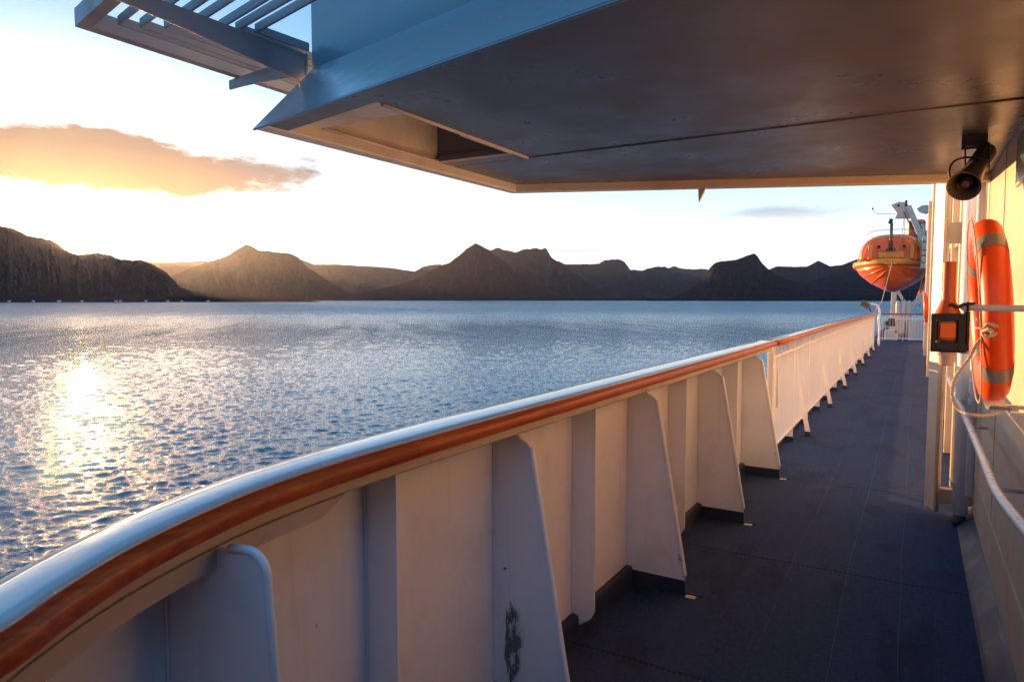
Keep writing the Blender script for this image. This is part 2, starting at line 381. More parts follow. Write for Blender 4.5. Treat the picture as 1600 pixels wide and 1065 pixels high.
# ------------------------------------------------------------------ water
WZ = -11.5
def build_water():
    rng = np.random.RandomState(3)
    na, a0, a1 = 1250, R(-78), R(4)
    rr = [9.0]
    while rr[-1] < 32: rr.append(rr[-1] * 1.02)
    while rr[-1] < 420: rr.append(rr[-1] * 1.0030)
    while rr[-1] < 23500: rr.append(rr[-1] * 1.03)
    rr = np.array(rr); aa = np.linspace(a0, a1, na)
    Rg, Ag = np.meshgrid(rr, aa, indexing='ij')
    X = Rg * np.sin(Ag); Y = Rg * np.cos(Ag); Z = np.zeros_like(X); DX = np.zeros_like(X); DY = np.zeros_like(X)
    nr = int((rr < 430).sum())
    xs, ys = X[:nr], Y[:nr]; fade = np.clip((420 - Rg[:nr]) / 250, 0, 1)
    wind = R(-50)
    for k in range(80):
        lam = .32 * (3.4 / .32) ** ((k + rng.rand()) / 80)
        th = wind + rng.normal() * .95
        kx, ky = math.sin(th) * 2 * math.pi / lam, math.cos(th) * 2 * math.pi / lam
        kk = 2 * math.pi / lam; slope = .035 * (1.0 if lam < 1.2 else (1.2 / lam) ** 1.0)
        amp = slope / kk; ph = rng.rand() * 6.283
        res = np.clip((lam - 2.4 * .0030 * Rg[:nr]) / lam * 2.0, 0, 1)
        p = kx * xs + ky * ys + ph
        Z[:nr] += amp * res * np.cos(p) * fade
        q = .85 * amp * res * fade
        DX[:nr] -= q * math.sin(th) * np.sin(p); DY[:nr] -= q * math.cos(th) * np.sin(p)
    X += DX; Y += DY; Z += WZ
    n0, n1 = X.shape
    co = np.stack([X, Y, Z], -1).reshape(-1, 3)
    i, j = np.meshgrid(np.arange(n0 - 1), np.arange(n1 - 1), indexing='ij')
    q = np.stack([i * n1 + j, (i + 1) * n1 + j, (i + 1) * n1 + j + 1, i * n1 + j + 1], -1).reshape(-1, 4)
    # coarse remainder of the disc on the other bearings, and the inner fan under the ship
    base = len(co); ab = np.linspace(a1, a0 + 2 * math.pi, 60); rb = np.geomspace(9.0, rr[-1], 40)
    Rb, Ab = np.meshgrid(rb, ab, indexing='ij')
    co2 = np.stack([Rb * np.sin(Ab), Rb * np.cos(Ab), np.full_like(Rb, WZ)], -1).reshape(-1, 3)
    i, j = np.meshgrid(np.arange(39), np.arange(59), indexing='ij')
    q2 = base + np.stack([i * 60 + j, (i + 1) * 60 + j, (i + 1) * 60 + j + 1, i * 60 + j + 1], -1).reshape(-1, 4)
    base2 = base + len(co2); ac = np.linspace(0, 2 * math.pi, 64, endpoint=False)
    co3 = np.concatenate([np.stack([9.6 * np.sin(ac), 9.6 * np.cos(ac), np.full(64, WZ - .02)], -1), [[0, 0, WZ - .02]]])
    q3 = [(base2 + k, base2 + 64, base2 + 64, base2 + (k + 1) % 64) for k in range(64)]
    co = np.concatenate([co, co2, co3]); q = np.concatenate([q, q2])
    me = bpy.data.meshes.new('water')
    nq = len(q); tri = np.array([(t[0], t[1], t[3]) for t in q3])
    me.vertices.add(len(co)); me.vertices.foreach_set('co', co.astype(np.float32).ravel())
    me.loops.add(nq * 4 + 64 * 3); me.loops.foreach_set('vertex_index', np.concatenate([q.ravel(), tri.ravel()]).astype(np.int32))
    me.polygons.add(nq + 64)
    ls = np.concatenate([np.arange(nq) * 4, nq * 4 + np.arange(64) * 3]); me.polygons.foreach_set('loop_start', ls.astype(np.int32))
    me.polygons.foreach_set('use_smooth', np.ones(nq + 64, bool))
    me.update(calc_edges=True); me.validate()
    me.flip_normals() if me.polygons[0].normal.z < 0 else None
    o = bpy.data.objects.new('water', me); COL.objects.link(o); me.materials.append(M['water']); struct(o)
build_water()

# ------------------------------------------------------------------ mountains
def vnoise(rng, x, y, octs, lac=2.0, gain=.5):
    tab = rng.rand(256, 256); out_ = np.zeros_like(x); a = 1.0; tot = 0
    for o in range(octs):
        xi = np.floor(x).astype(int); yi = np.floor(y).astype(int); fx = x - xi; fy = y - yi
        fx = fx * fx * (3 - 2 * fx); fy = fy * fy * (3 - 2 * fy)
        g = lambda i, j: tab[i % 256, j % 256]
        v = (g(xi, yi) * (1 - fx) + g(xi + 1, yi) * fx) * (1 - fy) + (g(xi, yi + 1) * (1 - fx) + g(xi + 1, yi + 1) * fx) * fy
        out_ += a * v; tot += a; a *= gain; x = x * lac + 17.3; y = y * lac + 9.1
    return out_ / tot
def mountain(name, pts, Dr, Ds, seed, rough=.06, jag=1.0, back=1.6):
    """ridge surveyed as (x, y) bearings at distance Dr; shoreline at distance Ds"""
    rng = np.random.RandomState(seed)
    P = [atD(x, y, Dr) for x, y in pts]
    azs = np.array([math.atan2(p.x, p.y) for p in P]); hs = np.array([p.z - WZ for p in P])
    na, nt = 760, 130
    pad = R(2.0)
    A = np.linspace(azs[0] - pad, azs[-1] + pad, na)
    h = np.interp(A, azs, hs)
    h = np.where(A < azs[0], hs[0] * np.clip(1 - (azs[0] - A) / pad, 0, 1), h)
    h = np.where(A > azs[-1], hs[-1] * np.clip(1 - (A - azs[-1]) / pad, 0, 1), h)
    ker = np.array([1, 2, 3, 2, 1.]); ker /= ker.sum(); h = np.convolve(np.pad(h, 2, mode='edge'), ker, 'valid')
    n1 = vnoise(rng, A * 110, A * 0, 6, gain=.62) - .5
    h = np.maximum(h + n1 * jag * hs.max() * .045 * np.clip(h / hs.max() * 2, 0, 1), -3)
    tt = np.linspace(0, 1, nt); tb = np.linspace(0, 1, 24)[1:]
    wob = (vnoise(rng, A * 25, A * 0 + 5, 4) - .5) * (Dr - Ds) * .35
    rows = []
    ravine = lambda AA, r_: vnoise(rng2(), AA * 60 + r_ * .0006, r_ * .0014, 6, gain=.55)
    def rng2(): return np.random.RandomState(seed + 50)
    for t in tt:
        r = (Ds + wob) * (1 - t) + Dr * t
        g = (.10 * t + .90 * t ** 1.55)
        nz = (vnoise(rng2(), A * 70 + r * .0008, r * .0030, 7, gain=.62) - .5)
        rid = -np.abs(vnoise(rng2(), A * 45 + 3, r * .0006, 4) - .5) * 2
        z = h * g + (nz * 1.2 + rid * .9 + .25) * hs.max() * .20 * math.sin(math.pi * t) ** .8 * np.clip(h / hs.max() * 1.4, 0, 1)
        # never hide the surveyed skyline
        z = np.minimum(z, (h - 8) * (r / Dr) ** 1.0 * (.985 if t < 1 else 1) + 8 if t < 1 else h)
        z = np.maximum(z, -2 if t < .02 else .5 * np.clip(h, 0, 4))
        if t == 0: z = np.full_like(A, -2.0)
        rows.append(np.stack([r * np.sin(A), r * np.cos(A), z + WZ], -1))
    for t in tb:
        r = Dr + (Dr - Ds) * back * t + 0 * A
        z = h * (1 - t) ** 1.2 * (1 - .25 * t) - 2 * t
        rows.append(np.stack([r * np.sin(A), r * np.cos(A), z + WZ], -1))
    co = np.concatenate(rows); n0 = len(rows)
    ii, jj = np.meshgrid(np.arange(n0 - 1), np.arange(na - 1), indexing='ij')
    q = np.stack([ii * na + jj, (ii + 1) * na + jj, (ii + 1) * na + jj + 1, ii * na + jj + 1], -1).reshape(-1, 4)
    a_, b_, c_ = co[q[5000, 0]], co[q[5000, 1]], co[q[5000, 2]]
    if np.cross(b_ - a_, c_ - a_)[2] < 0: q = q[:, ::-1]
    me = bpy.data.meshes.new(name)
    me.vertices.add(len(co)); me.vertices.foreach_set('co', co.astype(np.float32).ravel())
    me.loops.add(len(q) * 4); me.loops.foreach_set('vertex_index', q.astype(np.int32).ravel())
    me.polygons.add(len(q)); me.polygons.foreach_set('loop_start', (np.arange(len(q)) * 4).astype(np.int32))
    me.polygons.foreach_set('use_smooth', np.ones(len(q), bool)); me.update(calc_edges=True)
    o = bpy.data.objects.new(name, me); COL.objects.link(o); me.materials.append(M['hill']); return struct(o)
mountain('mountain', [(-220, 330), (-120, 338), (-40, 348), (0, 353), (20, 358), (42, 367), (65, 372), (80, 376), (95, 385), (108, 393), (120, 397), (133, 396), (146, 394), (165, 397), (190, 404), (215, 406), (238, 412), (255, 422), (268, 434), (280, 447), (300, 455), (345, 461), (400, 466)], 4600, 3300, 1)
mountain('mountain', [(200, 440), (222, 406), (245, 410), (262, 409), (290, 409), (320, 407), (340, 412), (420, 430)], 12500, 10500, 2, jag=.6)
mountain('mountain', [(215, 455), (245, 440), (270, 430), (295, 420), (320, 411), (342, 404), (358, 398), (370, 390), (384, 382), (393, 384), (404, 391), (425, 393), (455, 396), (466, 402), (480, 417), (500, 430), (520, 443), (540, 454), (560, 462), (585, 467)], 7600, 5600, 3, jag=.7)
mountain('mountain', [(400, 420), (440, 410), (466, 404), (478, 408), (490, 413), (530, 413), (575, 416), (610, 418), (640, 423), (648, 424), (660, 417), (672, 414), (688, 413), (720, 425), (800, 440)], 15000, 12500, 4, jag=.35)
mountain('mountain', [(545, 462), (590, 452), (620, 444), (645, 438), (668, 427), (690, 414), (702, 410), (716, 400), (728, 389), (743, 380), (755, 386), (763, 389), (773, 397), (790, 411), (808, 426), (828, 443), (850, 454), (875, 464), (900, 467)], 8200, 5900, 5, jag=.8)
mountain('mountain', [(700, 430), (740, 405), (768, 390), (780, 387), (790, 391), (805, 394), (822, 389), (838, 388), (846, 390), (853, 388), (862, 402), (880, 415), (900, 428), (925, 446), (950, 460), (975, 466)], 11500, 8500, 6)
mountain('mountain', [(820, 415), (865, 406), (873, 408), (883, 413), (915, 413), (935, 413), (944, 407), (955, 405), (965, 404), (976, 409), (985, 421), (1003, 422), (1030, 416), (1040, 417), (1052, 424), (1075, 428), (1110, 440), (1160, 462)], 15500, 11500, 7, jag=1.2)
mountain('mountain', [(960, 440), (1020, 428), (1047, 418), (1054, 416), (1062, 419), (1080, 421), (1102, 420), (1130, 430), (1200, 450)], 20500, 18000, 8)
mountain('mountain', [(1045, 466), (1065, 458), (1085, 447), (1098, 433), (1108, 420), (1116, 411), (1126, 408), (1150, 406), (1165, 400), (1179, 396), (1184, 401), (1190, 410), (1200, 420), (1210, 428), (1225, 434), (1250, 442), (1275, 449), (1310, 456), (1350, 462), (1400, 466)], 6900, 5200, 9, jag=.5)
mountain('mountain', [(1150, 440), (1203, 420), (1214, 416), (1240, 417), (1262, 416), (1278, 407), (1287, 411), (1297, 416), (1315, 414), (1328, 409), (1340, 405), (1355, 410), (1380, 412), (1410, 402), (1450, 410), (1500, 425), (1560, 430)], 12500, 9500, 10, jag=.6)
mountain('mountain', [(1240, 462), (1262, 440), (1290, 433), (1330, 424), (1360, 427), (1400, 430), (1440, 433), (1500, 436), (1560, 440), (1640, 445)], 8800, 6700, 11, jag=.4)
# low shores in front of the mountains
def shore(pts, D, seed): mountain('shoreline', pts, D + 350, D, seed, jag=.8)
shore([(-200, 463), (-60, 462), (60, 463), (160, 461), (260, 462), (320, 463.5), (400, 465), (460, 467)], 3100, 21)
shore([(560, 467.5), (600, 463.5), (625, 461.5), (650, 462.5), (700, 464), (760, 463), (830, 465), (900, 466), (1000, 465.5), (1060, 466)], 5200, 22)
shore([(1050, 467), (1120, 463), (1200, 464), (1290, 462), (1360, 461), (1450, 463), (1560, 464)], 4600, 23)

# haze over the fjord
def haze():
    m, T = newmat('haze_air')
    pv = T.add('ShaderNodeVolumePrincipled', inp={'Color': (.76, .78, .94, 1), 'Density': 0.52e-5, 'Anisotropy': .79})
    T.add('ShaderNodeOutputMaterial', inp={1: pv.outputs[0]})
    b = MB().box(-24500, 24500, -24500, 24500, WZ - 5, 1130)
    o = b.build('haze', m); o['kind'] = 'stuff'
haze()

# tiny lit houses on the left shore
hp = MB().box(-6, 6, -5, 5, 0, 5.2)
def house_proto():
    t = thing('house', 'x', 'house')
    hp.build('wall', 'white', t)
    MB().prism([(-6.6, -5.5, 5.2), (6.6, -5.5, 5.2), (0, -5.5, 9)], (0, 11, 0)).build('roof', 'black', t)
    return t
hx = [(14, 'far left house alone on the dark shore'), (52, 'small white house on the shore left of the sun reflection'), (92, 'tiny white house on the shoreline below the sun'), (128, 'tiny white shore house just right of the sun reflection'), (181, 'left one of two close white houses near the water'), (188, 'right one of two close white houses near the water'), (228, 'small white house on the low shore under the hill shoulder'), (262, 'small white house where the near hill drops to the sea'), (284, 'lone white house right of the near hill foot'), (325, 'rightmost white house on the low point')]
hpr = house_proto()
for i, (x, lab) in enumerate(hx):
    if i == 0: h = hpr
    else:
        h = hpr.copy(); COL.objects.link(h)
        for c in list(hpr.children): d = c.copy(); COL.objects.link(d); d.parent = h
    p = atD(x, 465, 3120 if x < 250 else 3160); h.location = (p.x, p.y, WZ + 3.0); h.rotation_euler.z = R(random.uniform(-40, 40)) ; h.scale = (.8, .8, .75)
    h['label'] = lab; h['group'] = 'houses along the far shore'

# ------------------------------------------------------------------ deck
Y0, YE = -1.2, 31.9
d = MB().box(-1.52, 6, -4, 60, -.25, 0); dk = d.build('deck', 'deck'); struct(dk)
sc_ = []
for k in range(26):
    a = 2 * math.pi * k / 26; rr_ = 1 + random.uniform(-.45, .2); sc_.append((-.74 + .055 * rr_ * math.cos(a) + .02 * math.sin(a), 2.95 + .022 * rr_ * math.sin(a) + .01 * math.cos(a), .001))
MB().prism(sc_, (0, 0, .001)).build('paint_scuff', 'scuff', dk)

# ------------------------------------------------------------------ rail curve (inner face of the wooden rail in plan)
_ctl = [(.5, -1.25), (.1, -1.1), (-.30, -.75), (-.62, -.22), (-.83, .13), (-.95, .38), (-1.02, .49), (-1.09, .62), (-1.15, .78), (-1.20, .97), (-1.225, 1.17), (-1.235, 1.4), (-1.235, 1.75), (-1.23, 2.2), (-1.22, 2.8), (-1.21, 3.6), (-1.19, 5), (-1.175, 7.16)]
def catmull(P, n=8):
    P = [Vector((*p, 0)) for p in P]; Q = [P[0] * 2 - P[1]] + P + [P[-1] * 2 - P[-2]]; o = []
    for i in range(1, len(Q) - 2):
        for k in range(n):
            t = k / n; a, b, c, d = Q[i - 1:i + 3]
            o.append(.5 * ((2 * b) + (c - a) * t + (2 * a - 5 * b + 4 * c - d) * t * t + (3 * b - 3 * c + d - a) * t ** 3))
    return o + [P[-1]]
CURVE = catmull(_ctl)
def offs(path, d):   # positive d = inboard
    o = []
    for i, p in enumerate(path):
        t = (path[min(i + 1, len(path) - 1)] - path[max(i - 1, 0)]).normalized()
        nrm = Vector((t.y, -t.x, 0)); o.append(p + nrm * d)
    return o
def wfac(y): return float(np.interp(y, [.3, .9, 1.8], [.62, .76, 1.0]))
def sweep(mb, path, prof, smooth=True):  # prof: list of (inboard offset, z)
    rings = []
    for i, p in enumerate(path):
        t = (path[min(i + 1, len(path) - 1)] - path[max(i - 1, 0)]).normalized(); nrm = Vector((t.y, -t.x, 0))
        rings.append([p + nrm * (a * wfac(p.y) if a < -.1 else a) + Vector((0, 0, z)) for a, z in prof])
    return mb.loft(rings, smooth)
ZC = 1.300
def capprof(zt):
    return [(-.004, zt - .008), (-.012, zt - .002), (-.03, zt), (-.12, zt + .002), (-.17, zt - .003), (-.215, zt - .015), (-.243, zt - .03), (-.252, zt - .044), (-.248, zt - .056), (-.006, zt - .012)]
def woodprof(zt):
    return [(-.012, zt - .013), (-.06, zt - .013), (-.06, zt - .064), (-.002, zt - .064), (.005, zt - .060), (.008, zt - .054), (.009, zt - .032), (.005, zt - .025), (-.003, zt - .021), (-.012, zt - .019)]
bul = thing('bulwark', 'cream steel bulwark curving round the near deck edge under a capped wooden rail', 'bulwark', (-1.4, 3, 0))
rings = []
for i, p in enumerate(CURVE):      # the cap narrows round the tight curve
    t = (CURVE[min(i + 1, len(CURVE) - 1)] - CURVE[max(i - 1, 0)]).normalized(); nrm = Vector((t.y, -t.x, 0))
    wf_ = float(np.interp(p.y, [.3, .9, 1.8], [.56, .68, .88]))
    rings.append([p + nrm * (a * wf_ if a < -.05 else a) + Vector((0, 0, z)) for a, z in capprof(ZC)])
MB().loft(rings, True).build('rail_cap', 'cap', bul)
o = sweep(MB(), CURVE, woodprof(ZC)).build('wooden_rail', 'wood', bul)
sweep(MB(), CURVE, [(-.14, ZC - .064), (-.14, ZC - .070), (-.045, ZC - .071), (-.043, ZC - .104), (-.052, ZC - .112), (-.24, ZC - .112), (-.24, ZC - .064)], False).build('rail_flange', 'lip', bul)
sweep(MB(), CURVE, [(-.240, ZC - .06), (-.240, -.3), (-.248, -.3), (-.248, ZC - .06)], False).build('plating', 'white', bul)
# deeper haunch of the flange round the tight curve
hc = [p for p in CURVE if p.y < 1.33]
hc2 = [];
mb = MB(); rings = []
for i, p in enumerate(hc):
    t = (CURVE[i + 1] - CURVE[max(i - 1, 0)]).normalized(); nrm = Vector((t.y, -t.x, 0))
    dd = .038 * min(1, (len(hc) - 1 - i) / 3.0) + .004
    rings.append([p + nrm * a + Vector((0, 0, z)) for a, z in ((-.047, ZC - .113), (-.049, ZC - .113 - dd), (-.16, ZC - .113 - dd * 1.05), (-.16, ZC - .113))])
mb.loft(rings, False).build('flange_haunch', 'lip', bul)
sweep(MB(), [p for p in CURVE], [(-.236, .0), (-.195, .0), (-.200, .085), (-.205, .105), (-.236, .112)], False).build('coving', 'navy', bul)
def frame_at(Y):
    i = min(range(1, len(CURVE) - 1), key=lambda k: abs(CURVE[k].y - Y) + (10 if CURVE[k].y < -.1 else 0))
    a, b = CURVE[i], CURVE[i + 1] if CURVE[i].y <= Y else CURVE[i - 1]
    f_ = 0 if abs(b.y - a.y) < 1e-6 else (Y - a.y) / (b.y - a.y)
    p = a.lerp(b, f_); t = (CURVE[i + 1] - CURVE[i - 1]).normalized(); return p, Vector((t.y, -t.x, 0)), t
def gusset_poly():
    # (distance inboard from plating, z)
    pts = [(0, ZC - .113), (.10, ZC - .113)]
    for k in range(7):      # scallop
        a = R(180 - 90 * k / 6) ; pts.append((.165 + .06 * math.cos(a) - .005, ZC - .113 - .012 - .045 * (1 - math.cos(R(90 * k / 6))) ** .7 * 1.0))
    pts += [(.175, 1.115), (.188, 1.06)]
    pts += [(.352, .13), (.356, .10), (.356, .085)]
    pts += [(0, .085)]
    return pts
GP = gusset_poly()
def gusset(Y, round_=False):
    p, n, t = frame_at(Y); base = p - n * .240 * wfac(Y); th = .012
    G = GP
    if round_: G = [(0, ZC - .113), (.20, ZC - .113)] + [(.20 + .05 * math.sin(R(15 * k)), ZC - .163 + .05 * math.cos(R(15 * k))) for k in range(1, 7)] + [(.252, 1.10), (.26, 1.0), (.30, .5), (.316, .10), (.316, .085), (0, .085)]
    poly = [base + n * a + Vector((0, 0, z)) - t * th / 2 for a, z in G]
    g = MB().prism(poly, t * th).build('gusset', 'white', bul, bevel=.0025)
    # thick rounded edge bead following the free edge
    e = [base + n * a + Vector((0, 0, z)) for a, z in (GP[9:12] if not round_ else [(.290, 1.13), (.34, .5), (.356, .10)])]
    if round_:
        arc_ = [base + n * a + Vector((0, 0, z)) for a, z in [(.16, ZC - .115)] + G[1:12]]
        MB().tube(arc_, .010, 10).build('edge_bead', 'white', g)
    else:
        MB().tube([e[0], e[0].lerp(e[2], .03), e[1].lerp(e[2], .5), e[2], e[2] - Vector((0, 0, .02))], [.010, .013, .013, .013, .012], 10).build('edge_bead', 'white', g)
    wv = [base + n * .004 + t * s_ * .009 + Vector((random.uniform(-.0008, .0008), 0, .10 + (ZC - .22) * k / 40)) for s_ in (-1,) for k in range(41)]
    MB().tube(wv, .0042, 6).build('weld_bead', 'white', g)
    fp = [base + n * a + Vector((0, 0, z)) - t * .011 for a, z in ((.03, .001), (.36, .001), (.357, .088), (.03, .088))]
    MB().prism(fp, t * .022).build('painted_foot', 'navy', g)
    q = base + n * .40 + t * .02
    MB().box(q.x - .045, q.x + .05, q.y - .0, q.y + .018, .001, .008).build('foot_strip', 'black', g)
    MB().box(q.x - .035, q.x + .02, q.y - .05, q.y - .01, .001, .004).build('drain_plate', 'lip', g)
    return g
def stiff(Y):
    p, n, t = frame_at(Y); base = p - n * .240 * wfac(Y); th = .010
    poly = [base + n * a + Vector((0, 0, z)) - t * th / 2 for a, z in ((0, ZC - .112), (.125, ZC - .112), (.125, .14), (.105, .10), (.012, .035), (0, .035))]
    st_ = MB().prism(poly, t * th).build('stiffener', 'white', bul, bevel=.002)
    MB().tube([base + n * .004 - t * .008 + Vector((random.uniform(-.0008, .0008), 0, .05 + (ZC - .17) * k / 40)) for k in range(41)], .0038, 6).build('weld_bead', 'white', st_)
    return st_
for Y in (.90, 2.34, 3.81, 5.28, 6.80): gs = gusset(Y, Y < 1)
for Y in (1.58, 3.07, 4.55, 6.04, .25): stiff(Y)
# worn patch by the foot of the second gusset
pp = [];
for k in range(30):
    a = 2 * math.pi * k / 30; q = 1 + random.uniform(-.35, .15); pp.append((-1.385 + (.038 + .02 * math.sin(a + 2)) * q * math.cos(a), 2.3275, .30 + .17 * q * math.sin(a)))
MB().prism(pp, (0, -.001, 0)).build('peeled_patch', 'peel', bul)

# ------------------------------------------------------------------ railing
RY0, RY1 = 7.24, 28.6
rl = thing('railing', 'white baluster railing with wooden handrail running along the deck edge beyond the bulwark', 'railing', (-1.3, 18, 0))
def rz(Y): return ZC - .004 - max(0, (Y - 12)) * .0052
rp = [Vector((-1.165, y, 0)) for y in np.linspace(RY0, RY1, 24)]
def sweepz(prof_f, name, mat):
    rings = []
    for p in rp: rings.append([Vector((p.x + a, p.y, z)) for a, z in prof_f(rz(p.y))])
    MB().loft(rings, True).build(name, mat, rl)
sweepz(lambda z: [(a * .62, q) for a, q in capprof(z)], 'rail_cap', 'cap')
sweepz(woodprof, 'wooden_rail', 'wood')
XB = -1.235
def flat(x0, x1, y0, y1, fz0, fz1, mb):
    vs = [(x, y, f_(y)) for f_ in (fz0, fz1) for y in (y0, y1) for x in (x0, x1)]
    mb.raw(vs, [(0, 2, 3, 1), (4, 5, 7, 6), (0, 1, 5, 4), (2, 6, 7, 3), (0, 4, 6, 2), (1, 3, 7, 5)])
posts = [7.34 + 1.325 * k for k in range(17)]
posts = [p for p in posts if p < RY1 - .2]
for i, y in enumerate(posts):
    MB().box(XB - .05, XB + .022, y - .012, y + .012, .0, rz(y) - .067).build('post', 'railw', rl, bevel=.003)
    MB().box(XB - .06, XB + .03, y - .02, y + .02, .001, .06).build('post_foot', 'navy', rl)
far_bal = MB()
for i in range(len(posts) - 1):
    ya, yb = posts[i] + .014, posts[i + 1] - .014
    mb = MB(); flat(XB - .018, XB + .018, ya, yb, lambda y: rz(y) - .205, lambda y: rz(y) - .185, mb); mb.build('upper_cross_rail', 'railw', rl, bevel=.002)
    mb = MB(); flat(XB - .018, XB + .018, ya, yb, lambda y: .155, lambda y: .175, mb); mb.build('lower_cross_rail', 'railw', rl, bevel=.002)
    n = 14
    for k in range(1, n):
        y = ya + (yb - ya) * k / n
        mb = far_bal if i > 6 else MB()
        mb.box(XB - .016, XB + .014, y - .005, y + .005, .175, rz(y) - .205)
        if i <= 6: mb.build('baluster', 'railw', rl)
    n = 5
    for k in range(1, n):
        y = ya + (yb - ya) * k / n; MB().box(XB - .014, XB + .012, y - .006, y + .006, rz(y) - .185, rz(y) - .067).build('spacer', 'railw', rl)
fb = far_bal.build('balusters', 'railw', rl); fb['kind'] = 'stuff'
for y in [9.12 + 2.63 * k for k in range(7)]:
    yy = min(posts, key=lambda q: abs(q - y)); yy = y
    b = MB().prism([(XB + .0, yy - .005, .80), (XB + .0, yy - .005, .66), (-1.125, yy - .005, .0), (-1.075, yy - .005, .0), (-1.075, yy - .005, .06)], (0, .010, 0)).build('brace', 'railw', rl, bevel=.002)
    MB().box(-1.16, -1.02, yy - .03, yy - .012, .001, .010).build('foot_strip', 'black', b)
    MB().box(-1.135, -1.070, yy - .007, yy + .007, .0, .055).build('painted_foot', 'navy', b)
# bottom kerb of the rail line
MB().box(-1.40, -1.30, 7.17, RY1 + 3, .001, .075).build('deck_edge_kerb', 'navy', rl, bevel=.01)
# strap closing the slot beside the bulwark end
MB().box(XB - .015, XB + .02, 7.245, 7.262, .12, ZC - .075).build('end_strap', 'railw', rl)
MB().tube([(XB + .03, 7.28, 1.02), (XB + .055, 7.30, .99), (XB + .055, 7.30, .60)], .008, 8).build('latch_rod', 'railw', rl)

# ------------------------------------------------------------------ hull below
hl = MB(); hl.box(-1.50, -1.44, 7.15, 60, -12.4, -.02); hl.box(-1.50, -1.44, .2, 7.15, -12.4, -.3)
tag(hl.build('ship_hull', 'hull'), 'dark ship side dropping from the deck edge to the water', 'ship hull')

# ------------------------------------------------------------------ canopy (underside of bridge wing)
ZL, ZP, ZT = 2.50, 2.56, 2.90
cn = thing('bridge_wing', 'overhanging bridge wing with dark glossy underside and raked blue grey fascia', 'bridge wing', (-1, 3.5, 2.5))
tip = Vector((-2.73, 2.21)); nd = Vector((.977, -.213))            # near edge direction (inboard)
def near(X): return tip.y + (X - tip.x) * nd.y / nd.x
OB = -2.73; FC = Vector((-2.68, 4.54)); far_sl = (5.73 - 4.54) / (.21 + 2.68)
def farY(X): return FC.y + (X - FC.x) * far_sl
WX = .42
# underside panels
def slab(name, poly, z0, z1, mat, par=cn, bevel=0.):
    return MB().prism([(x, y, z0) for x, y in poly], (0, 0, z1 - z0)).build(name, mat, par, bevel=bevel)
XR = -2.06; YS = 3.68
i = .13
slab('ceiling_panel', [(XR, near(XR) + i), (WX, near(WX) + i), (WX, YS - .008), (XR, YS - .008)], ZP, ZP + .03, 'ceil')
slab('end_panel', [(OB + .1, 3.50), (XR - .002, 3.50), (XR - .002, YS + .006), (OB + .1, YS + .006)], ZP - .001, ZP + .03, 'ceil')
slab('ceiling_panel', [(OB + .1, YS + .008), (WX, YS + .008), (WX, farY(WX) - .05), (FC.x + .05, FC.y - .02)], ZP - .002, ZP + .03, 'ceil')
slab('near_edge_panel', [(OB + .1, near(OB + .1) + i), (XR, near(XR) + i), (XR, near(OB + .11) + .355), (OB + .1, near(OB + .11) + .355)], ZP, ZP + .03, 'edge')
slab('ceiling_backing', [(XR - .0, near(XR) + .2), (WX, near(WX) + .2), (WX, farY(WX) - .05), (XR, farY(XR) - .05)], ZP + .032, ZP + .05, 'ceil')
# seam bead
MB().tube([(XR - .02, YS, ZP + .001), (-1.2, YS + .004, ZP), (-.4, YS, ZP), (WX, YS + .003, ZP)], .007, 8).build('weld_seam', 'ceil', cn)
MB().tube([(XR, near(XR) + .3, ZP + .002), (XR, 2.8, ZP), (XR, YS, ZP)], .012, 8).build('weld_seam', 'edge', cn)
# edge lips: outboard, far, near
MB().prism([(OB, near(OB) + .002, ZL), (OB + .10, near(OB + .10) + .002, ZL), (OB + .12, FC.y - .05, ZL), (FC.x, FC.y, ZL)], (0, .07, .073)).build('outboard_lip', 'edge', cn, bevel=.012)
MB().prism([(FC.x, FC.y - .001, ZL + .001), (FC.x + .06, FC.y - .055, ZL + .001), (WX + .01, farY(WX) - .08, ZL + .001), (WX + .01, farY(WX), ZL + .001)], (0, 0, .08)).build('far_lip', 'edge', cn, bevel=.010)
MB().prism([(OB + .11, near(OB + .11) + .004, ZL + .003), (WX, near(WX) + .004, ZL + .003), (WX, near(WX) + i + .01, ZL + .003), (OB + .11, near(OB + .11) + i + .01, ZL + .003)], (0, 0, .008)).build('near_lip', 'ceil', cn, bevel=.003)
MB().prism([(OB + .11, near(OB + .11) + i - .002, ZL + .011), (WX, near(WX) + i - .002, ZL + .011), (WX, near(WX) + i + .008, ZL + .011), (OB + .11, near(OB + .11) + i + .008, ZL + .011)], (0, 0, .052)).build('near_lip_web', 'ceil', cn)
# recess box
rc = MB()
x0, x1, y0, y1, zt = OB + .11, XR, near(OB + .11) + .35, 3.52, 2.80
rc.box(x0 - .01, x0, y0, y1, ZL + .07, zt); rc.box(x1, x1 + .01, y0, y1, ZP + .03, zt); MB().box(x0, x1, y1, y1 + .01, ZP + .031, zt).build('recess_end', 'ceil', cn); rc.box(x0, x1, y0 - .01, y0, ZP + .03, zt); rc.box(x0 - .01, x1 + .01, y0 - .01, y1 + .01, zt, zt + .01)
rc.build('recess_lining', 'edge', cn)
MB().tube([(x0 + .02, y0, ZP), (x0 + .012, 3.0, ZP - .002), (x0 + .02, y1, ZP), (x1 - .02, y1, ZP), (x1 - .02, 3.0, ZP)], .009, 8).build('recess_bead', 'edge', cn)
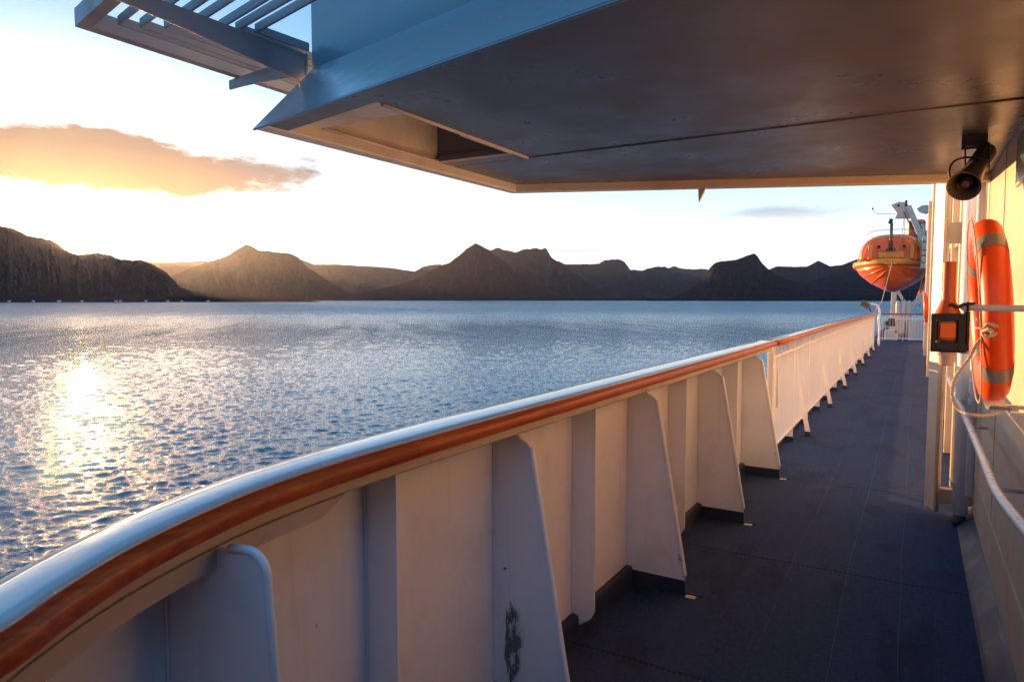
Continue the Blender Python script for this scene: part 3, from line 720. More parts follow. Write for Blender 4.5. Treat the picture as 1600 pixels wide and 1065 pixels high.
# raked fascia and wall above it
f0 = Vector((OB, near(OB), ZL)); f1 = Vector((2.2, near(2.2), ZL)); up_ = Vector((-.03, .41, .40))
MB().prism([f0 + Vector((0, -.004, 0)), f1, f1 + up_, f0 + up_ - Vector((0, .0, 0))], (0.0, .012, -.006)).build('fascia', 'fascia', cn, bevel=.004)
g0 = f0 + up_; g1 = f1 + up_
MB().prism([g0 + Vector((0, .0, -.01)), g1 + Vector((0, 0, -.01)), g1 + Vector((0, 0, 3)), g0 + Vector((0, 0, 3))], (.001, .03, 0)).build('wing_wall', 'fascia', cn)
MB().box(g0.x - .001, g0.x + .03, g0.y + .031, 4.45, ZT - .01, ZT + 3).build('wing_wall', 'fascia', cn)
MB().prism([(OB + .0, f0.y + .075, ZL + .07), (OB + .0, 4.5, ZL + .07), (OB + .0, 4.5, ZT), (OB + .0, g0.y + .02, ZT)], (.012, 0, 0)).build('outboard_side', 'edge', cn)
MB().prism([(FC.x, FC.y, ZL + .08), (WX, farY(WX), ZL + .08), (WX, farY(WX), ZT + 3), (FC.x, FC.y, ZT + 3)], (0, -.02, 0)).build('far_side', 'white', cn)
b_ = atZ(1111, 296, ZL); 
MB().prism([(-1.39, 5.03, ZL + .02), (-1.33, 5.03, ZL + .02), (-1.385, 5.03, 2.405)], (0, .03, 0)).build('hanging_lug', 'edge', cn)

# ------------------------------------------------------------------ slatted grille outside the wing
gr = thing('slatted_visor', 'slatted metal visor of nested angled blades projecting from the bridge wing corner', 'visor', (-2.9, 2.4, 3.0))
ZG = 2.98; nb = 7
C0 = Vector((-3.45, 1.80)); C1 = Vector((-2.86, 2.20))
GC = [(-3.455, 1.80), (-3.26, 1.89), (-3.20, 1.96), (-3.12, 2.03), (-3.03, 2.09), (-2.93, 2.17), (-2.85, 2.22), (-2.785, 2.28)]
for k, c in enumerate(GC):
    c = Vector(c); th = .05 if k == 0 else .010; hh = .085 if k == 0 else .042
    L = 3.2 if k else 3.4
    zb = ZG
    a = c + nd * L; e = Vector((c.x + .03, 2.59 if c.x > -2.8 else 5.4))
    mb = MB()
    # plan of an L blade: transverse leg, mitre, longitudinal leg
    nn_ = Vector((.213, .977)) * th; 
    plan = [a, c, e, e + Vector((th, 0)), c + Vector((th, 0)) + nn_, a + nn_]
    mb.prism([(q.x, q.y, zb) for q in plan], (0, 0, hh)).build('blade', 'grille', gr, bevel=.002)
# support arms
def arm(a, b, dep=.06, name='support_arm'):
    a, b = Vector(a), Vector(b); d_ = (b - a); pts = []; n = 10
    for k in range(n + 1):
        t = k / n; q = a + d_ * t; pts.append(Vector((q.x, q.y, ZG - .012 - dep * (1 - t) ** 1.5 - .045)))
    pts += [Vector((b.x, b.y, ZG - .004)), Vector((a.x, a.y, ZG - .004))]
    s_ = Vector((-d_.y, d_.x, 0)).normalized() * .014
    MB().prism([p - s_ * .5 for p in pts], s_).build(name, 'grille', gr, bevel=.003)
arm((-2.775, 2.60, 0), (-3.50, 2.68, 0)); arm((-2.79, 2.60, 0), (-2.84, 1.30, 0), .10); arm((-2.77, 4.1, 0), (-3.50, 4.1, 0))

# ------------------------------------------------------------------ superstructure wall
wl = thing('deckhouse', 'cream deckhouse wall lit gold by the low sun on the right of the deck', 'deckhouse', (.5, 3, 0))
YW = 6.6
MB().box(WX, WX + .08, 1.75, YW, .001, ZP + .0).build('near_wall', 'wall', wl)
MB().box(WX + .082, 3.2, 1.76, 1.82, .001, 5.9).build('added_corner_wall', 'hull', wl)  # added out of view, dark so the near bulwark gets little bounce
MB().box(3.2, 3.3, -4, 1.82, .001, ZP - .001).build('added_alcove_wall', 'hull', wl)  # invented unseen alcove side, dark to hold light off the near bulwark
MB().box(-.2, 3.3, -4, -3.9, .001, ZP - .001).build('added_back_bulkhead', 'hull', wl)  # unseen dark end of the invented alcove, limits light behind the camera
MB().box(.6, 3.3, -4, 1.7, ZP, ZP + .1).build('added_alcove_roof', 'ceil', wl)  # unseen roof added to cut sky light over the invented alcove
MB().box(WX, WX + .08, YW + .002, 31, .001, 8.4).build('far_wall', 'wall', wl)  # upper part extended out of view to bounce more sun onto the railing
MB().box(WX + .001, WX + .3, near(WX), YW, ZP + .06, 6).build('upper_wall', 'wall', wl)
cv = MB(); cv.prism([(WX - .10, 1.75, .001), (WX - .001, 1.75, .001), (WX - .001, 1.75, .10), (WX - .02, 1.75, .085), (WX - .085, 1.75, .02)], (0, YW - 1.75, 0)); cv.build('wall_coving', 'navy', wl)
MB().box(WX - .006, WX, 1.75, YW, .40, .408).build('weld_line', 'wall', wl)
MB().box(WX - .004, WX, 4.78, 4.788, .41, ZP).build('weld_line', 'wall', wl)
# pilasters, ledges and windows on the far wall
for k, (y, dp, wd) in enumerate([(7.3, .10, .12), (8.9, .10, .10), (11.4, .14, .14), (14.2, .12, .12), (17.4, .16, .18), (20.6, .12, .14), (24, .16, .2), (27.5, .14, .2)]):
    MB().box(WX - dp, WX - .001, y - wd / 2, y + wd / 2, .001, 4.6).build('pilaster', 'wall', wl, bevel=.01)
for y0_, y1_, z_ in ((7.37, 8.84, 2.25), (8.96, 11.32, 2.32), (11.48, 14.12, 2.3), (14.3, 17.3, 2.3), (17.5, 20.5, 2.3)):
    MB().box(WX - .07, WX - .002, y0_, y1_, z_, z_ + .09).build('ledge', 'wall', wl, bevel=.006)
for y in (9.7, 12.6, 15.6, 18.8, 22.2, 25.6):
    wf = MB().box(WX - .03, WX - .001, y - .36, y + .36, 1.05, 1.95).build('window', 'white', wl, bevel=.01)
    MB().box(WX - .036, WX - .031, y - .29, y + .29, 1.12, 1.88).build('pane', 'glass', wf)

# ------------------------------------------------------------------ portal frame post by the wall
pf = thing('frame_post', 'tall cream steel post standing off the deckhouse wall just beyond the canopy', 'post', (.17, 6.2, .05))
yp = 6.2
MB().prism([(.103, yp + .09, .05), (.175, yp - .05, .05), (.212, yp - .04, .05), (.212, yp + .09, .05)], (0, 0, 3.85)).build('upright', 'cream', pf, bevel=.02)
MB().prism([(.168, yp - .066, .07), (.186, yp - .066, .07), (.186, yp - .050, .07), (.168, yp - .050, .07)], (0, 0, 3.8)).build('flange', 'cream', pf, bevel=.002)
MB().box(.20, WX - .002, yp - .02, yp + .05, .12, .235).build('lower_arm', 'cream', pf, bevel=.006)
MB().box(.20, WX - .002, yp - .02, yp + .05, 2.12, 2.28).build('upper_arm', 'cream', pf, bevel=.006)

# round pipes against the wall
dp = thing('drain_pipe', 'thick cream drain pipe clamped to the wall from deck to ceiling', 'pipe', (.33, 6.05, 0))
MB().tube([(.335, 6.05, .09), (.335, 6.05, 2.555)], .052, 24).build('pipe', 'white', dp)
MB().tube([(.335, 6.05, .001), (.335, 6.05, .09)], .042, 20).build('pipe_foot', 'navy', dp)
cl = MB(); cl.box(.27, WX - .003, 6.0, 6.1, .305, .335); cl.build('clamp', 'steel', dp, bevel=.004)
cl = MB(); cl.box(.27, WX - .003, 6.0, 6.1, 1.52, 1.55); cl.build('clamp', 'steel', dp, bevel=.004)
MB().tube([(.335, 6.05, 1.30), (.335, 6.05, 1.36)], .062, 24).build('collar', 'steel', dp)
d2 = thing('vent_pipe', 'slimmer cream pipe running beside the thick drain pipe', 'pipe', (.37, 5.80, 0))
MB().tube([(.375, 5.80, .3), (.375, 5.80, 2.555)], .026, 16).build('pipe', 'white', d2)
MB().box(.345, WX - .003, 5.785, 5.815, 1.0, 1.03).build('clamp', 'steel', d2)

# ------------------------------------------------------------------ handrail on the wall
hr = thing('wall_handrail', 'shiny grey tubular handrail bracketed along the deckhouse wall', 'handrail', (.3, 4, .95))
pts = [(.300, 8.4, .93), (.300, 7, .94), (.298, 5, .952), (.295, 4.0, .958), (.292, 3.55, .962), (.288, 3.3, .965), (.290, 3.1, .968), (.300, 2.9, .972), (.318, 2.68, .975), (.34, 2.42, .978), (.352, 2.2, .98), (.358, 1.9, .98), (.36, 1.4, .98), (.36, .9, .98)]
MB().tube(catmull3(pts) if False else pts, .019, 20).build('tube', 'steel', hr, sub=1)
for y, x in ((3.55, .292), (5.2, .298), (7.2, .30)):
    MB().tube([(x, y, .945), (x + .01, y, .90), (x + .04, y, .885), (WX - .002, y, .885)], .008, 10).build('bracket', 'steel', hr)

# ------------------------------------------------------------------ lifebuoy
def ring_mesh(R_, rx, rr, n=72, m=20, a0=0., a1=2 * math.pi, grow=0.):
    closed = abs(a1 - a0 - 2 * math.pi) < 1e-6
    mb = MB(); vs = []; fs = []
    nn2 = n if closed else n + 1
    for i_ in range(nn2):
        a = a0 + (a1 - a0) * i_ / n
        for k in range(m):
            b = 2 * math.pi * k / m; c, s = math.cos(b), math.sin(b)
            sq = (abs(c) ** 2.6 + abs(s) ** 2.6) ** (-1 / 2.6)
            rad = R_ + (rr + grow) * c * sq
            vs.append(((rx + grow) * s * sq, rad * math.cos(a), rad * math.sin(a)))
    for i_ in range(n):
        j = (i_ + 1) % nn2
        for k in range(m):
            l = (k + 1) % m; fs.append((i_ * m + k, i_ * m + l, j * m + l, j * m + k))
    return mb.raw(vs, fs, True)
def lifebuoy(label, loc, rx_=0., detail=True):
    t = thing('lifebuoy', label, 'lifebuoy')
    ring_mesh(.295, .052, .070).build('ring', 'orange', t)
    for k in range(4):
        a = R(45 + 90 * k - 8); ring_mesh(.295, .052, .070, n=8, a0=a, a1=a + R(11), grow=.0016).build('reflective_band', 'tape', t)
    n = 64; pts = []
    for k in range(n):
        a = 2 * math.pi * k / n; s = abs(math.sin(2 * a)); pts.append((-.051, (.328 + .004 * s) * math.cos(a), (.371 + .012 * s) * math.sin(a)))
    MB().tube(pts, .0030, 6, closed=True).build('grab_line', 'rope', t)
    t.location = loc; t.rotation_euler = (0, rx_, 0)
    return t
lb = lifebuoy('large orange lifebuoy with grey bands hanging on the near wall', (.258, 3.36, 1.655), R(-4))
l2 = lb.copy(); COL.objects.link(l2)
for c in list(lb.children): dcc = c.copy(); COL.objects.link(dcc); dcc.parent = l2
l2.location = (.225, 19.0, 1.50); l2['label'] = 'small distant orange lifebuoy hanging far along the deckhouse wall'
for q in (lb, l2): q['group'] = 'orange lifebuoys on the wall'

cr = thing('lifebuoy_cradle', 'pale bracket cradle carrying the near lifebuoy on the wall', 'bracket', (.34, 3.36, 1.27))
arc = [(.30, 3.36 + .395 * math.cos(a), 1.655 + .395 * math.sin(a)) for a in [R(248 + 44 * k / 10) for k in range(11)]]
mb = MB()
for a_, b2 in zip(arc[:-1], arc[1:]): mb.beam(a_, b2, .004, .0) if False else None
rings = [[Vector((.262, y, z)), Vector((.335, y, z)), Vector((.335, y, z - .004)), Vector((.262, y, z - .004))] for _, y, z in arc]
mb.loft(rings, False).build('saddle', 'steel', cr)
MB().box(.33, WX - .002, 3.24, 3.27, 1.245, 1.262).build('stay', 'steel', cr); MB().box(.33, WX - .002, 3.46, 3.49, 1.245, 1.262).build('stay', 'steel', cr)

# rope: knot on the buoy, hanging loop back to the cradle
rpz = thing('rope_line', 'thin pale rope knotted on the near lifebuoy and hanging in a loop', 'rope', (.2, 3.3, 1.5))
def smooth(pts, n=8):
    P = [Vector(p) for p in pts]; Q = [P[0] * 2 - P[1]] + P + [P[-1] * 2 - P[-2]]; o = []
    for i_ in range(1, len(Q) - 2):
        for k in range(n):
            t = k / n; a, b, c, d = Q[i_ - 1:i_ + 3]
            o.append(.5 * ((2 * b) + (c - a) * t + (2 * a - 5 * b + 4 * c - d) * t * t + (3 * b - 3 * c + d - a) * t ** 3))
    return o + [P[-1]]
def strand(pts, r, name='rope', par=rpz):
    S = smooth(pts, 14); A, B, = [], []
    L = 0
    out2 = MB()
    for s_ in range(3):
        q = []; L = 0
        for k, p in enumerate(S):
            if k: L += (p - S[k - 1]).length
            t = (S[min(k + 1, len(S) - 1)] - S[max(k - 1, 0)]).normalized(); u = t.cross(Vector((0, 0, 1)));
            if u.length < 1e-3: u = t.cross(Vector((1, 0, 0)))
            u.normalize(); v = t.cross(u); a = L / (r * 9) * 2 * math.pi + s_ * 2.0944
            q.append(p + (u * math.cos(a) + v * math.sin(a)) * r * .5)
        out2.tube(q, r * .58, 7)
    out2.build(name, 'rope', par)
kY = 3.05
def K(x, y, Y=kY): return atY(x, y, Y)
strand([K(1526, 497), K(1538, 508), K(1547, 517), K(1541, 523), K(1527, 536), K(1514, 560), K(1500, 578), K(1490, 597), K(1488, 620), K(1497, 639), K(1515, 647, 3.0), K(1540, 649, 3.05), K(1562, 645, 3.1)], .0060)
strand([K(1536, 517, 3.02), K(1543, 507, 3.0), K(1556, 509, 3.0), K(1560, 515, 3.02), K(1552, 523, 3.0), K(1540, 525, 3.0), K(1535, 519, 3.02), K(1545, 514, 2.98), K(1551, 520, 2.98)], .0068, 'knot')
strand([K(1524, 512, 3.05), K(1540, 513, 3.0), K(1580, 513, 3.1)], .003, 'lashing')

# ------------------------------------------------------------------ man overboard light and smoke float, on a horizontal arm
fl = thing('smoke_float', 'orange bottle shaped smoke float in a black holder beside the near lifebuoy', 'smoke float', (.10, 2.95, 1.45))
def lathe(prof, cx, cy, seg=32):
    prof = [(r * .87, z) for r, z in prof]
    return MB().loft([[Vector((cx + r * math.cos(2 * math.pi * k / seg), cy + r * math.sin(2 * math.pi * k / seg), z)) for k in range(seg)] for r, z in prof])
fx, fy = .104, 2.96
lathe([(.0235, 1.835), (.0245, 1.832), (.025, 1.70), (.027, 1.695), (.036, 1.672), (.047, 1.650), (.0515, 1.64), (.052, 1.63), (.052, 1.525), (.049, 1.518)], fx, fy).build('canister', 'float', fl)
lathe([(.036, 1.519), (.036, 1.498), (.028, 1.492), (.026, 1.462), (.022, 1.457)], fx, fy).build('lens', 'pale', fl)
hd = MB()
for z0_, z1_ in ((1.620, 1.640), (1.522, 1.552)):
    n = 28; rr1, rr2 = .0465, .0515; ri = []
    for k in range(n + 1):
        a = 2 * math.pi * k / n; ri.append([Vector((fx + q * math.cos(a), fy + q * math.sin(a), z)) for q, z in ((rr1, z0_), (rr2, z0_), (rr2, z1_), (rr1, z1_))])
    hd.loft(ri, False, True, False)
for a in (R(-90 - 52), R(-90 + 52), R(50), R(130)):
    p = Vector((fx + .049 * math.cos(a), fy + .049 * math.sin(a), 0)); tdir = Vector((-math.sin(a), math.cos(a), 0)) * .010; nr = Vector((math.cos(a), math.sin(a), 0)) * .004
    hd.prism([p - tdir - nr + Vector((0, 0, 1.55)), p + tdir - nr + Vector((0, 0, 1.55)), p + tdir + nr + Vector((0, 0, 1.55)), p - tdir + nr + Vector((0, 0, 1.55))], (0, 0, .072))
hd.box(fx + .050, fx + .068, fy - .01, fy + .012, 1.512, 1.655); hd.box(fx - .051, fx + .06, fy - .042, fy + .042, 1.508, 1.517)
yq = fy - .054
hd.box(fx - .052, fx - .036, yq, yq + .006, 1.515, 1.648); hd.box(fx + .032, fx + .052, yq, yq + .006, 1.515, 1.648)
hd.box(fx - .036, fx + .032, yq, yq + .006, 1.515, 1.543); hd.box(fx - .036, fx + .032, yq, yq + .006, 1.624, 1.648)
hd.build('holder', 'black', fl, bevel=.0015)
MB().prism([(fx - .022, fy - .0435, 1.562), (fx + .024, fy - .0435, 1.562), (fx + .024, fy - .0435, 1.612), (fx - .022, fy - .0435, 1.612)], (0, -.004, 0)).build('label_plate', 'boat', fl)
ar = thing('holder_arm', 'pale tubular arm reaching from the wall across the near lifebuoy', 'bracket', (.4, 2.9, 1.67))
MB().tube(smooth([(.150, 2.95, 1.660), (.155, 2.948, 1.667), (.165, 2.945, 1.669), (.25, 2.92, 1.668), (WX - .001, 2.88, 1.667)], 6), .0115, 16).build('tube', 'steel', ar)
MB().tube(smooth([(.104, 2.93, 1.675), (.115, 2.93, 1.680), (.135, 2.935, 1.672), (.150, 2.94, 1.680), (.185, 2.94, 1.683)], 6), [.006] * 25, 10).build('hook', 'black', ar)
MB().tube([(.163, 2.93, 1.69), (.163, 2.93, 1.54)], .004, 8).build('pin', 'black', ar)

# ------------------------------------------------------------------ horn loudspeaker
hn = thing('horn_loudspeaker', 'dark horn loudspeaker hanging under the canopy at the wall corner', 'loudspeaker', (.22, 3.7, 2.5))
mo = Vector((.186, 4.02, 2.247)); bk = Vector((.300, 4.40, 2.475)); ax = (bk - mo).normalized(); Lh = (bk - mo).length
u = ax.cross(Vector((0, 0, 1))).normalized(); v = u.cross(ax)
def hl_(prof, seg=36): return MB().loft([[mo + ax * (t * Lh) + (u * math.cos(2 * math.pi * k / seg) + v * math.sin(2 * math.pi * k / seg)) * r for k in range(seg)] for t, r in prof], True, True, False)
hl_([(.03, .030), (.35, .022), (.33, .020), (.01, .066), (.0, .071), (-.004, .073), (.0, .0745), (.02, .0735), (.15, .062), (.35, .050), (.50, .044), (.52, .042), (.53, .047), (.56, .049), (.95, .047), (.99, .042), (1.0, .024), (1.0, .0)]).build('bell', 'horn', hn)
hl_([(.30, .0), (.05, .0), (.045, .009), (.05, .018), (.09, .023), (.30, .026), (.35, .02)]).build('throat_cone', 'horn', hn)
MB().box(.185, .30, 4.36, 4.375, 2.485, 2.559).build('mount_plate', 'horn', hn, bevel=.003)
ub = MB()
c_ = mo + ax * (Lh * .55)
for s in (-1, 1):
    p0 = c_ + u * s * .052; ub.beam(p0 - v * .02, (p0.x, p0.y + .06, 2.492), .018, .005, up=u)
ub.beam(c_ - u * .056 + Vector((0, .06, 2.492 - c_.z)), c_ + u * .056 + Vector((0, .06, 2.492 - c_.z)), .022, .006)
ub.build('u_bracket', 'black', hn, bevel=.0015)
MB().tube(smooth([atY(1487, 283, 4.1), atY(1483, 268, 4.1), atY(1489, 254, 4.12), atY(1503, 247, 4.16), atY(1525, 246, 4.2), c_ + ax * .1], 8), .0052, 10).build('cable', 'black', hn)

# green sign on the wall
sg = thing('green_sign', 'dark green sign plate with pale edge on the wall by the loudspeaker', 'sign', (.41, 3.9, 2.3))
MB().box(WX - .010, WX - .002, 3.45, 4.20, 2.265, 2.49).build('plate', 'green', sg)
b1 = MB(); b1.box(WX - .012, WX - .003, 3.45, 4.215, 2.25, 2.264); b1.box(WX - .012, WX - .003, 4.201, 4.215, 2.264, 2.49); b1.build('pale_border', 'wall', sg)

# ------------------------------------------------------------------ end of deck: fence with machinery behind
YF = 31.6
fe = thing('end_fence', 'white baluster fence with dark wooden top closing the far end of the deck', 'fence', (-.4, YF, 0))
MB().box(-1.16, .36, YF - .03, YF + .05, 1.06, 1.12).build('wooden_rail', 'wood', fe)
MB().box(-1.16, .36, YF - .01, YF + .03, .90, .94).build('cross_rail', 'white', fe)
MB().box(-1.16, .36, YF - .01, YF + .03, .09, .13).build('cross_rail', 'white', fe)
for k in range(15):
    x = -1.12 + k * .104; MB().box(x, x + .018, YF, YF + .02, .13 if k % 7 else .0, 1.06).build('baluster', 'white', fe)
mc = thing('winch', 'cream boat winch with round drums behind the end fence', 'winch', (-.5, 32.6, 0))
MB().box(-1.05, -.55, 32.2, 32.8, .0, .42).build('base', 'machine', mc, bevel=.03)
MB().box(-.72, -.35, 32.2, 32.7, .30, .80).build('gearbox', 'machine', mc, bevel=.03)
MB().tube([(-.95, 32.15, .70), (-.95, 32.7, .70)], .16, 20).build('drum', 'machine', mc)
MB().tube([(-.95, 32.1, .70), (-.95, 32.14, .70)], .10, 20).build('drum_hub', 'black', mc)
MB().tube([(-.60, 32.12, .95), (-.60, 32.7, .95)], .12, 20).build('motor', 'machine', mc)
mc2 = thing('deck_locker', 'cream deck locker standing right behind the end fence', 'locker', (.1, 32.5, 0))
MB().box(-.22, .34, 32.2, 32.9, .0, .86).build('body', 'machine', mc2, bevel=.02)
MB().box(-.18, .05, 32.18, 32.199, .10, .80).build('door', 'machine', mc2, bevel=.006); MB().box(.08, .31, 32.18, 32.199, .10, .80).build('door', 'machine', mc2, bevel=.006)
ct = thing('control_box', 'dark control box mounted on the end fence', 'control box', (-.78, 31.5, .75))
MB().box(-.92, -.68, 31.40, 31.57, .62, .92).build('box', 'black', ct, bevel=.01)
for k in range(6):
    x = -.87 + (k % 2) * .1; z = .68 + (k // 2) * .08; MB().box(x, x + .04, 31.385, 31.399, z, z + .04).build('button', 'machine', ct)
for k, (x, lab) in enumerate(((-.62, 'left one of three upright white tanks behind the end fence'), (-.42, 'middle one of three upright white tanks behind the end fence'), (-.22, 'right one of three upright white tanks behind the end fence'))):
    tk = thing('gas_cylinder', lab, 'cylinder', (x, 33.2, 0), 'upright tanks behind the fence')
    MB().tube([(x, 33.2, .0), (x, 33.2, 1.50), (x, 33.2, 1.60), (x, 33.2, 1.64)], [.085, .085, .06, .02], 16).build('tank', 'machine', tk)
    MB().tube([(x, 33.2, 1.64), (x, 33.2, 1.74)], .02, 8).build('valve', 'black', tk)
# floodlight on a bent pole at the railing end
lp = thing('floodlight_pole', 'white gooseneck pole with floodlight standing at the far end of the railing', 'floodlight', (-1.12, 28.6, 0))
P0 = atZ(1373, 541, 0); YL = P0.y
MB().tube(smooth([(P0.x, YL, 0), (P0.x, YL, .6), atY(1373, 500, YL), atY(1374, 485, YL), atY(1370, 477, YL), atY(1362, 475, YL), atY(1355, 476, YL)], 6), .035, 12).build('pole', 'white', lp)
a_ = atY(1357, 478, YL); MB().beam(atY(1358, 479, YL), atY(1346, 472, YL), .16, .20).build('lamp_head', 'horn', lp, bevel=.02)
MB().beam(atY(1361, 487, YL), atY(1357, 478, YL), .04, .04).build('lamp_hinge', 'black', lp)

# ------------------------------------------------------------------ lifeboat
lbY = 33.0
bt = thing('lifeboat', 'bright orange enclosed lifeboat hanging bow first above the far deck end', 'lifeboat', (-1.0, 37, 2.2))
bx = -.95
def hullring(y, hw, zk, zs, flare=.75):
    # half-width hw at sheer zs, keel zk
    pts = []
    for s in (-1, 1):
        seq = [(0.0, zk), (.28, zk + (zs - zk) * .16), (.62, zk + (zs - zk) * .42), (.90, zk + (zs - zk) * .75), (1.0, zs)]
        if s == 1: seq = seq[::-1]
        pts += [Vector((bx + s * hw * a, y, z)) for a, z in (seq if s == -1 else seq[:-1])]
    # order: keel -> left sheer -> right sheer -> back
    return pts
ZS, ZK = 3.12, 2.02
st = [(33.0, .10, 2.95, 3.16), (33.15, .42, 2.62, 3.16), (33.5, .82, 2.36, 3.15), (34.1, 1.18, 2.15, 3.13), (35, 1.42, 2.02, 3.12), (36.5, 1.52, 1.98, 3.12), (39, 1.52, 1.98, 3.12), (40.5, 1.40, 2.05, 3.14), (41.6, 1.1, 2.3, 3.16)]
def deckprof(y, hw, zs): pass
MB().loft([hullring(*s) for s in st], True).build('hull', 'boat', bt)
# chines / strakes on the bow
for f_ in (.35, .6, .82):
    for s in (-1, 1):
        pl = []
        for (y, hw, zk, zs) in st[:6]:
            a = np.interp(f_, [0, .16, .42, .75, 1], [0, .28, .62, .9, 1]); pl.append((bx + s * (hw * a + .01), y - .02, zk + (zs - zk) * f_))
        MB().tube(pl, .018, 6).build('strake', 'boat', bt)
# fender belt
for s in (-1, 1):
    rings = []
    for (y, hw, zk, zs) in st:
        rings.append([Vector((bx + s * (hw + dx_), y + (-.10 if hw < .5 else -.02), zs + dz_)) for dx_, dz_ in ((-.05, -.02), (.10, .0), (.15, .08), (.12, .22), (-.06, .25))])
    MB().loft(rings, True).build('fender', 'boaty', bt)
MB().box(bx - .12, bx + .12, 32.86, 33.1, ZS + .02, ZS + .28).build('fender_nose', 'boaty', bt, bevel=.04)
# cabin
cab = []
for (y, hw, zt_) in ((33.35, .95, 4.05), (33.45, 1.12, 4.28), (33.8, 1.25, 4.46), (34.6, 1.36, 4.56), (36, 1.42, 4.62), (39.5, 1.42, 4.6), (40.8, 1.25, 4.4), (41.3, .9, 4.0)):
    zb_ = ZS + .22; hh = zt_ - zb_; ring = []
    for k in range(17):
        a = math.pi * k / 16; c, s = math.cos(a), math.sin(a); q = (abs(c) ** 3 + abs(s) ** 3) ** (-1 / 3)
        ring.append(Vector((bx + hw * c * q * (1 - .10 * s), y + .25 * s, zb_ + hh * s * q)))
    cab.append(ring)
MB().loft(cab, True).build('cabin', 'boat', bt)
# front frame arch, hatch and marks
ar_ = [Vector((bx + 1.10 * math.cos(a) * (abs(math.cos(a)) ** 3 + abs(math.sin(a)) ** 3) ** (-1 / 3), 33.30 + .18 * math.sin(a), ZS + .25 + .96 * math.sin(a) * (abs(math.cos(a)) ** 3 + abs(math.sin(a)) ** 3) ** (-1 / 3))) for a in [math.pi * k / 24 for k in range(25)]]
MB().tube(ar_, .035, 8).build('arch_rail', 'boaty', bt)
MB().box(bx - .50, bx + .50, 33.24, 33.45, 3.42, 3.70).build('front_hatch', 'boaty', bt, bevel=.05)
MB().box(bx - .86, bx - .70, 33.22, 33.45, 3.38, 4.02).build('front_panel', 'boaty', bt, bevel=.04)
MB().box(bx + .70, bx + .86, 33.22, 33.45, 3.38, 4.02).build('front_panel', 'boaty', bt, bevel=.04)
MB().box(bx - .52, bx - .40, 33.22, 33.40, 3.86, 3.98).build('side_light', 'black', bt, bevel=.02); MB().box(bx + .42, bx + .54, 33.22, 33.4, 3.86, 3.98).build('side_light', 'black', bt, bevel=.02)
for k in range(4):
    MB().box(bx - .19 + k * .1, bx - .12 + k * .1, 33.20, 33.24, 3.76, 3.83).build('marking', 'black', bt)
MB().box(bx - .3, bx + .3, 33.20, 33.23, 3.72, 3.745).build('grab_bar', 'horn', bt)
MB().box(bx + .55, bx + 1.25, 36.2, 38.5, 4.55, 5.30).build('conning_tower', 'boat', bt, bevel=.12)
MB().box(bx + .62, bx + 1.18, 36.17, 36.199, 4.85, 5.18).build('tower_window', 'glass', bt)
rl_ = [(bx - 1.0, 34.6, 4.55), (bx - .7, 34.4, 4.70), (bx + .4, 34.4, 4.72), (bx + .9, 34.6, 4.60)]
MB().tube(smooth(rl_, 6), .014, 6).build('roof_rail', 'steel', bt)
# lifting hook column
MB().tube([(bx - .02, 33.5, 3.75), (bx - .02, 33.5, 4.15), (bx - .02, 33.5, 4.95)], [.10, .06, .06], 12).build('lifting_post', 'horn', bt)
MB().beam((bx - .09, 33.5, 4.90), (bx - .02, 33.5, 5.10), .10, .14).build('hook', 'black', bt)
MB().tube(smooth([(bx + .15, 33.5, 5.32), (bx - .35, 33.5, 5.33), (bx - .60, 33.5, 5.37), (bx - .74, 33.5, 5.55)], 6), .013, 6).build('antenna', 'steel', bt)
MB().tube([(bx - .77, 33.5, 5.54), (bx - .73, 33.5, 5.62)], .03, 8).build('antenna_tip', 'black', bt)

# davit
dv = thing('davit', 'cream lifeboat davit with slanting box beam and plate head over the boat', 'davit', (.2, 34, 0))
Yd = 33.6
MB().beam(atY(1419, 322, Yd), atY(1449, 392, Yd), .22, .34, up=(0, 1, 0)).build('boom', 'machine', dv, bevel=.02)
MB().beam(atY(1412, 330, Yd - .2), atY(1441, 392, Yd - .2), .05, .05, up=(0, 1, 0)).build('boom_flange', 'horn', dv)
MB().beam(atY(1441, 350, Yd + 1), atY(1455, 385, Yd + 1), .08, .12, up=(0, 1, 0)).build('strut', 'machine', dv)
hd_ = [atY(x, y, Yd) for x, y in ((1392, 320), (1405, 315), (1415, 316), (1421, 322), (1418, 332), (1424, 341), (1398, 341), (1402, 333))]
MB().prism(hd_, (0, .25, 0)).build('head_plate', 'machine', dv, bevel=.02)
MB().tube([atY(1404, 321, Yd - .02), atY(1404, 321, Yd - .06)], .05, 12).build('head_pin', 'black', dv)
MB().tube([atY(1416, 313, Yd), atY(1416, 323, Yd)], .05, 10).build('sheave', 'horn', dv)
for k in range(2):
    MB().tube([atY(1413, 340, Yd), atY(1413 - 3 + 3 * k, 360, Yd), atY(1409 + 3 * k, 382, Yd)], .012, 6).build('fall', 'rope', dv)
h2 = [atY(x, y, Yd + 5) for x, y in ((1432, 326), (1440, 321), (1447, 320), (1459, 321), (1458, 330), (1446, 334), (1436, 331))]
MB().prism(h2, (0, .25, 0)).build('head_plate', 'machine', dv, bevel=.02)
MB().beam(atY(1450, 370, Yd - .5), atY(1450, 400, Yd - .5), .45, .35, up=(0, 1, 0)).build('boom_joint', 'machine', dv, bevel=.03)
for (x, y, wd, hh) in ((1446, 374, .22, .16), (1448, 386, .3, .2), (1447, 405, .35, .25), (1445, 415, .3, .22), (1446, 396, .25, .12)):
    q = atY(x, y, Yd - .8); MB().box(q.x - wd / 2, q.x + wd / 2, q.y, q.y + .3, q.z - hh / 2, q.z + hh / 2).build('fitting', 'machine', dv, bevel=.03)
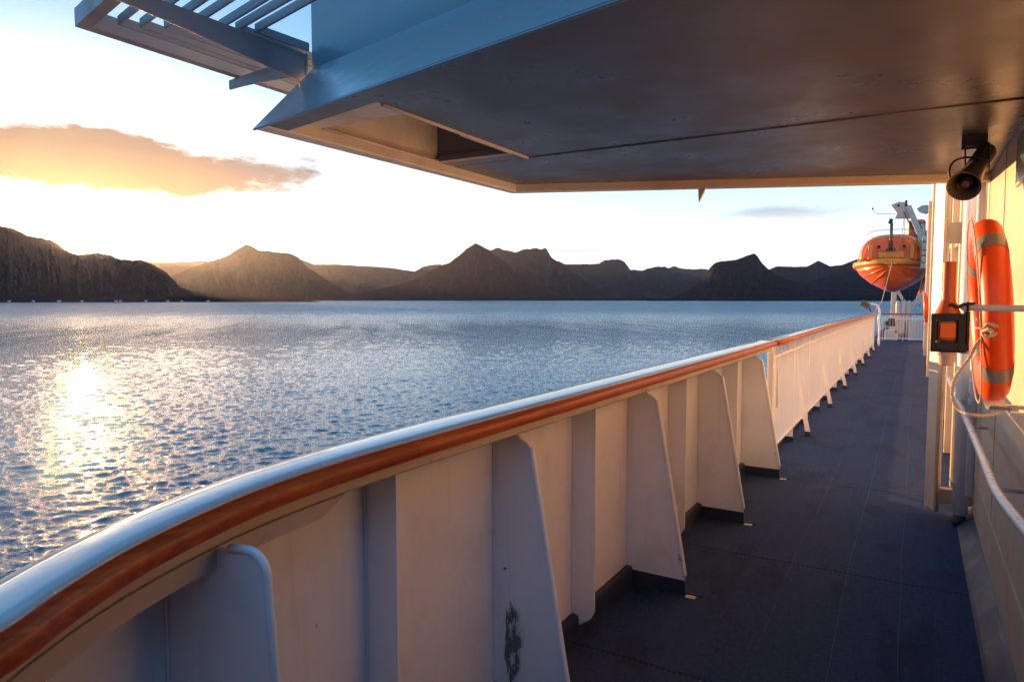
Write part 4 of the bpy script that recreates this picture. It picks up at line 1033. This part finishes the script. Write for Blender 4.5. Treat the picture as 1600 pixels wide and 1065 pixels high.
MB().box(atY(1456, 400, Yd + 2).x, .45, Yd + 2, Yd + 2.4, 1.0, 5.3).build('mast', 'machine', dv, bevel=.03)
sp = thing('davit_stand', 'cream V braced post standing under the lifeboat bow', 'stand', (-.9, 33.8, 0))
MB().beam(atY(1397, 456, 33.4), atY(1394, 536, 33.4), .20, .16, up=(0, 1, 0)).build('post', 'machine', sp, bevel=.02)
MB().beam(atY(1403, 455, 33.5), atY(1422, 486, 33.5), .12, .10, up=(0, 1, 0)).build('brace', 'machine', sp, bevel=.01)
MB().beam(atY(1420, 484, 33.5), atY(1449, 452, 33.5), .18, .12, up=(0, 1, 0)).build('brace', 'machine', sp, bevel=.01)
MB().beam(atY(1446, 462, 33.4), atY(1456, 410, 33.4), .22, .12, up=(0, 1, 0)).build('brace', 'machine', sp, bevel=.01)
MB().beam(atY(1421, 484, 33.5), atY(1421, 530, 33.5), .10, .10, up=(0, 1, 0)).build('leg', 'machine', sp)
# painter line from bow to railing
pn = MB().tube([atY(1397, 398, 33.2), atY(1378, 470, 30.5), atY(1364, 490, 28)], .012, 6).build('painter_line', 'rope')
tag(pn, 'thin pale line slanting from the lifeboat bow down to the railing', 'rope')


gear = thing('boat_gear', 'cluster of cream blocks hoses and sheaves on the davit base right of the lifeboat', 'deck gear', (.2, 33, 0))
random.seed(12)
for k in range(16):
    x, y = random.uniform(1438, 1461), random.uniform(330, 470); q = atY(x, y, 33.9 + random.uniform(0, 1.2)); a, b2 = random.uniform(.06, .22), random.uniform(.06, .24)
    if k % 3: MB().box(q.x - a / 2, q.x + a / 2, q.y, q.y + .25, q.z - b2 / 2, q.z + b2 / 2).build('block', 'machine', gear, bevel=.02)
    else: MB().tube([(q.x, q.y, q.z), (q.x, q.y + .15, q.z)], a * .6, 12).build('sheave', random.choice(['machine', 'horn']), gear)
for k in range(4):
    p = [atY(1440 + 5 * k, 345 + 8 * k, 33.6), atY(1446 + 3 * k, 400 + 12 * k, 33.5), atY(1440 + 6 * k, 440 + 9 * k, 33.7), atY(1428 + 8 * k, 478, 33.9)]
    MB().tube(smooth(p, 6), .016, 6).build('hose', 'horn' if k % 2 else 'rope', gear)
MB().tube([atY(1449, 430, 33.9), atY(1436, 462, 33.9)], .05, 8).build('pipe', 'boat', gear)
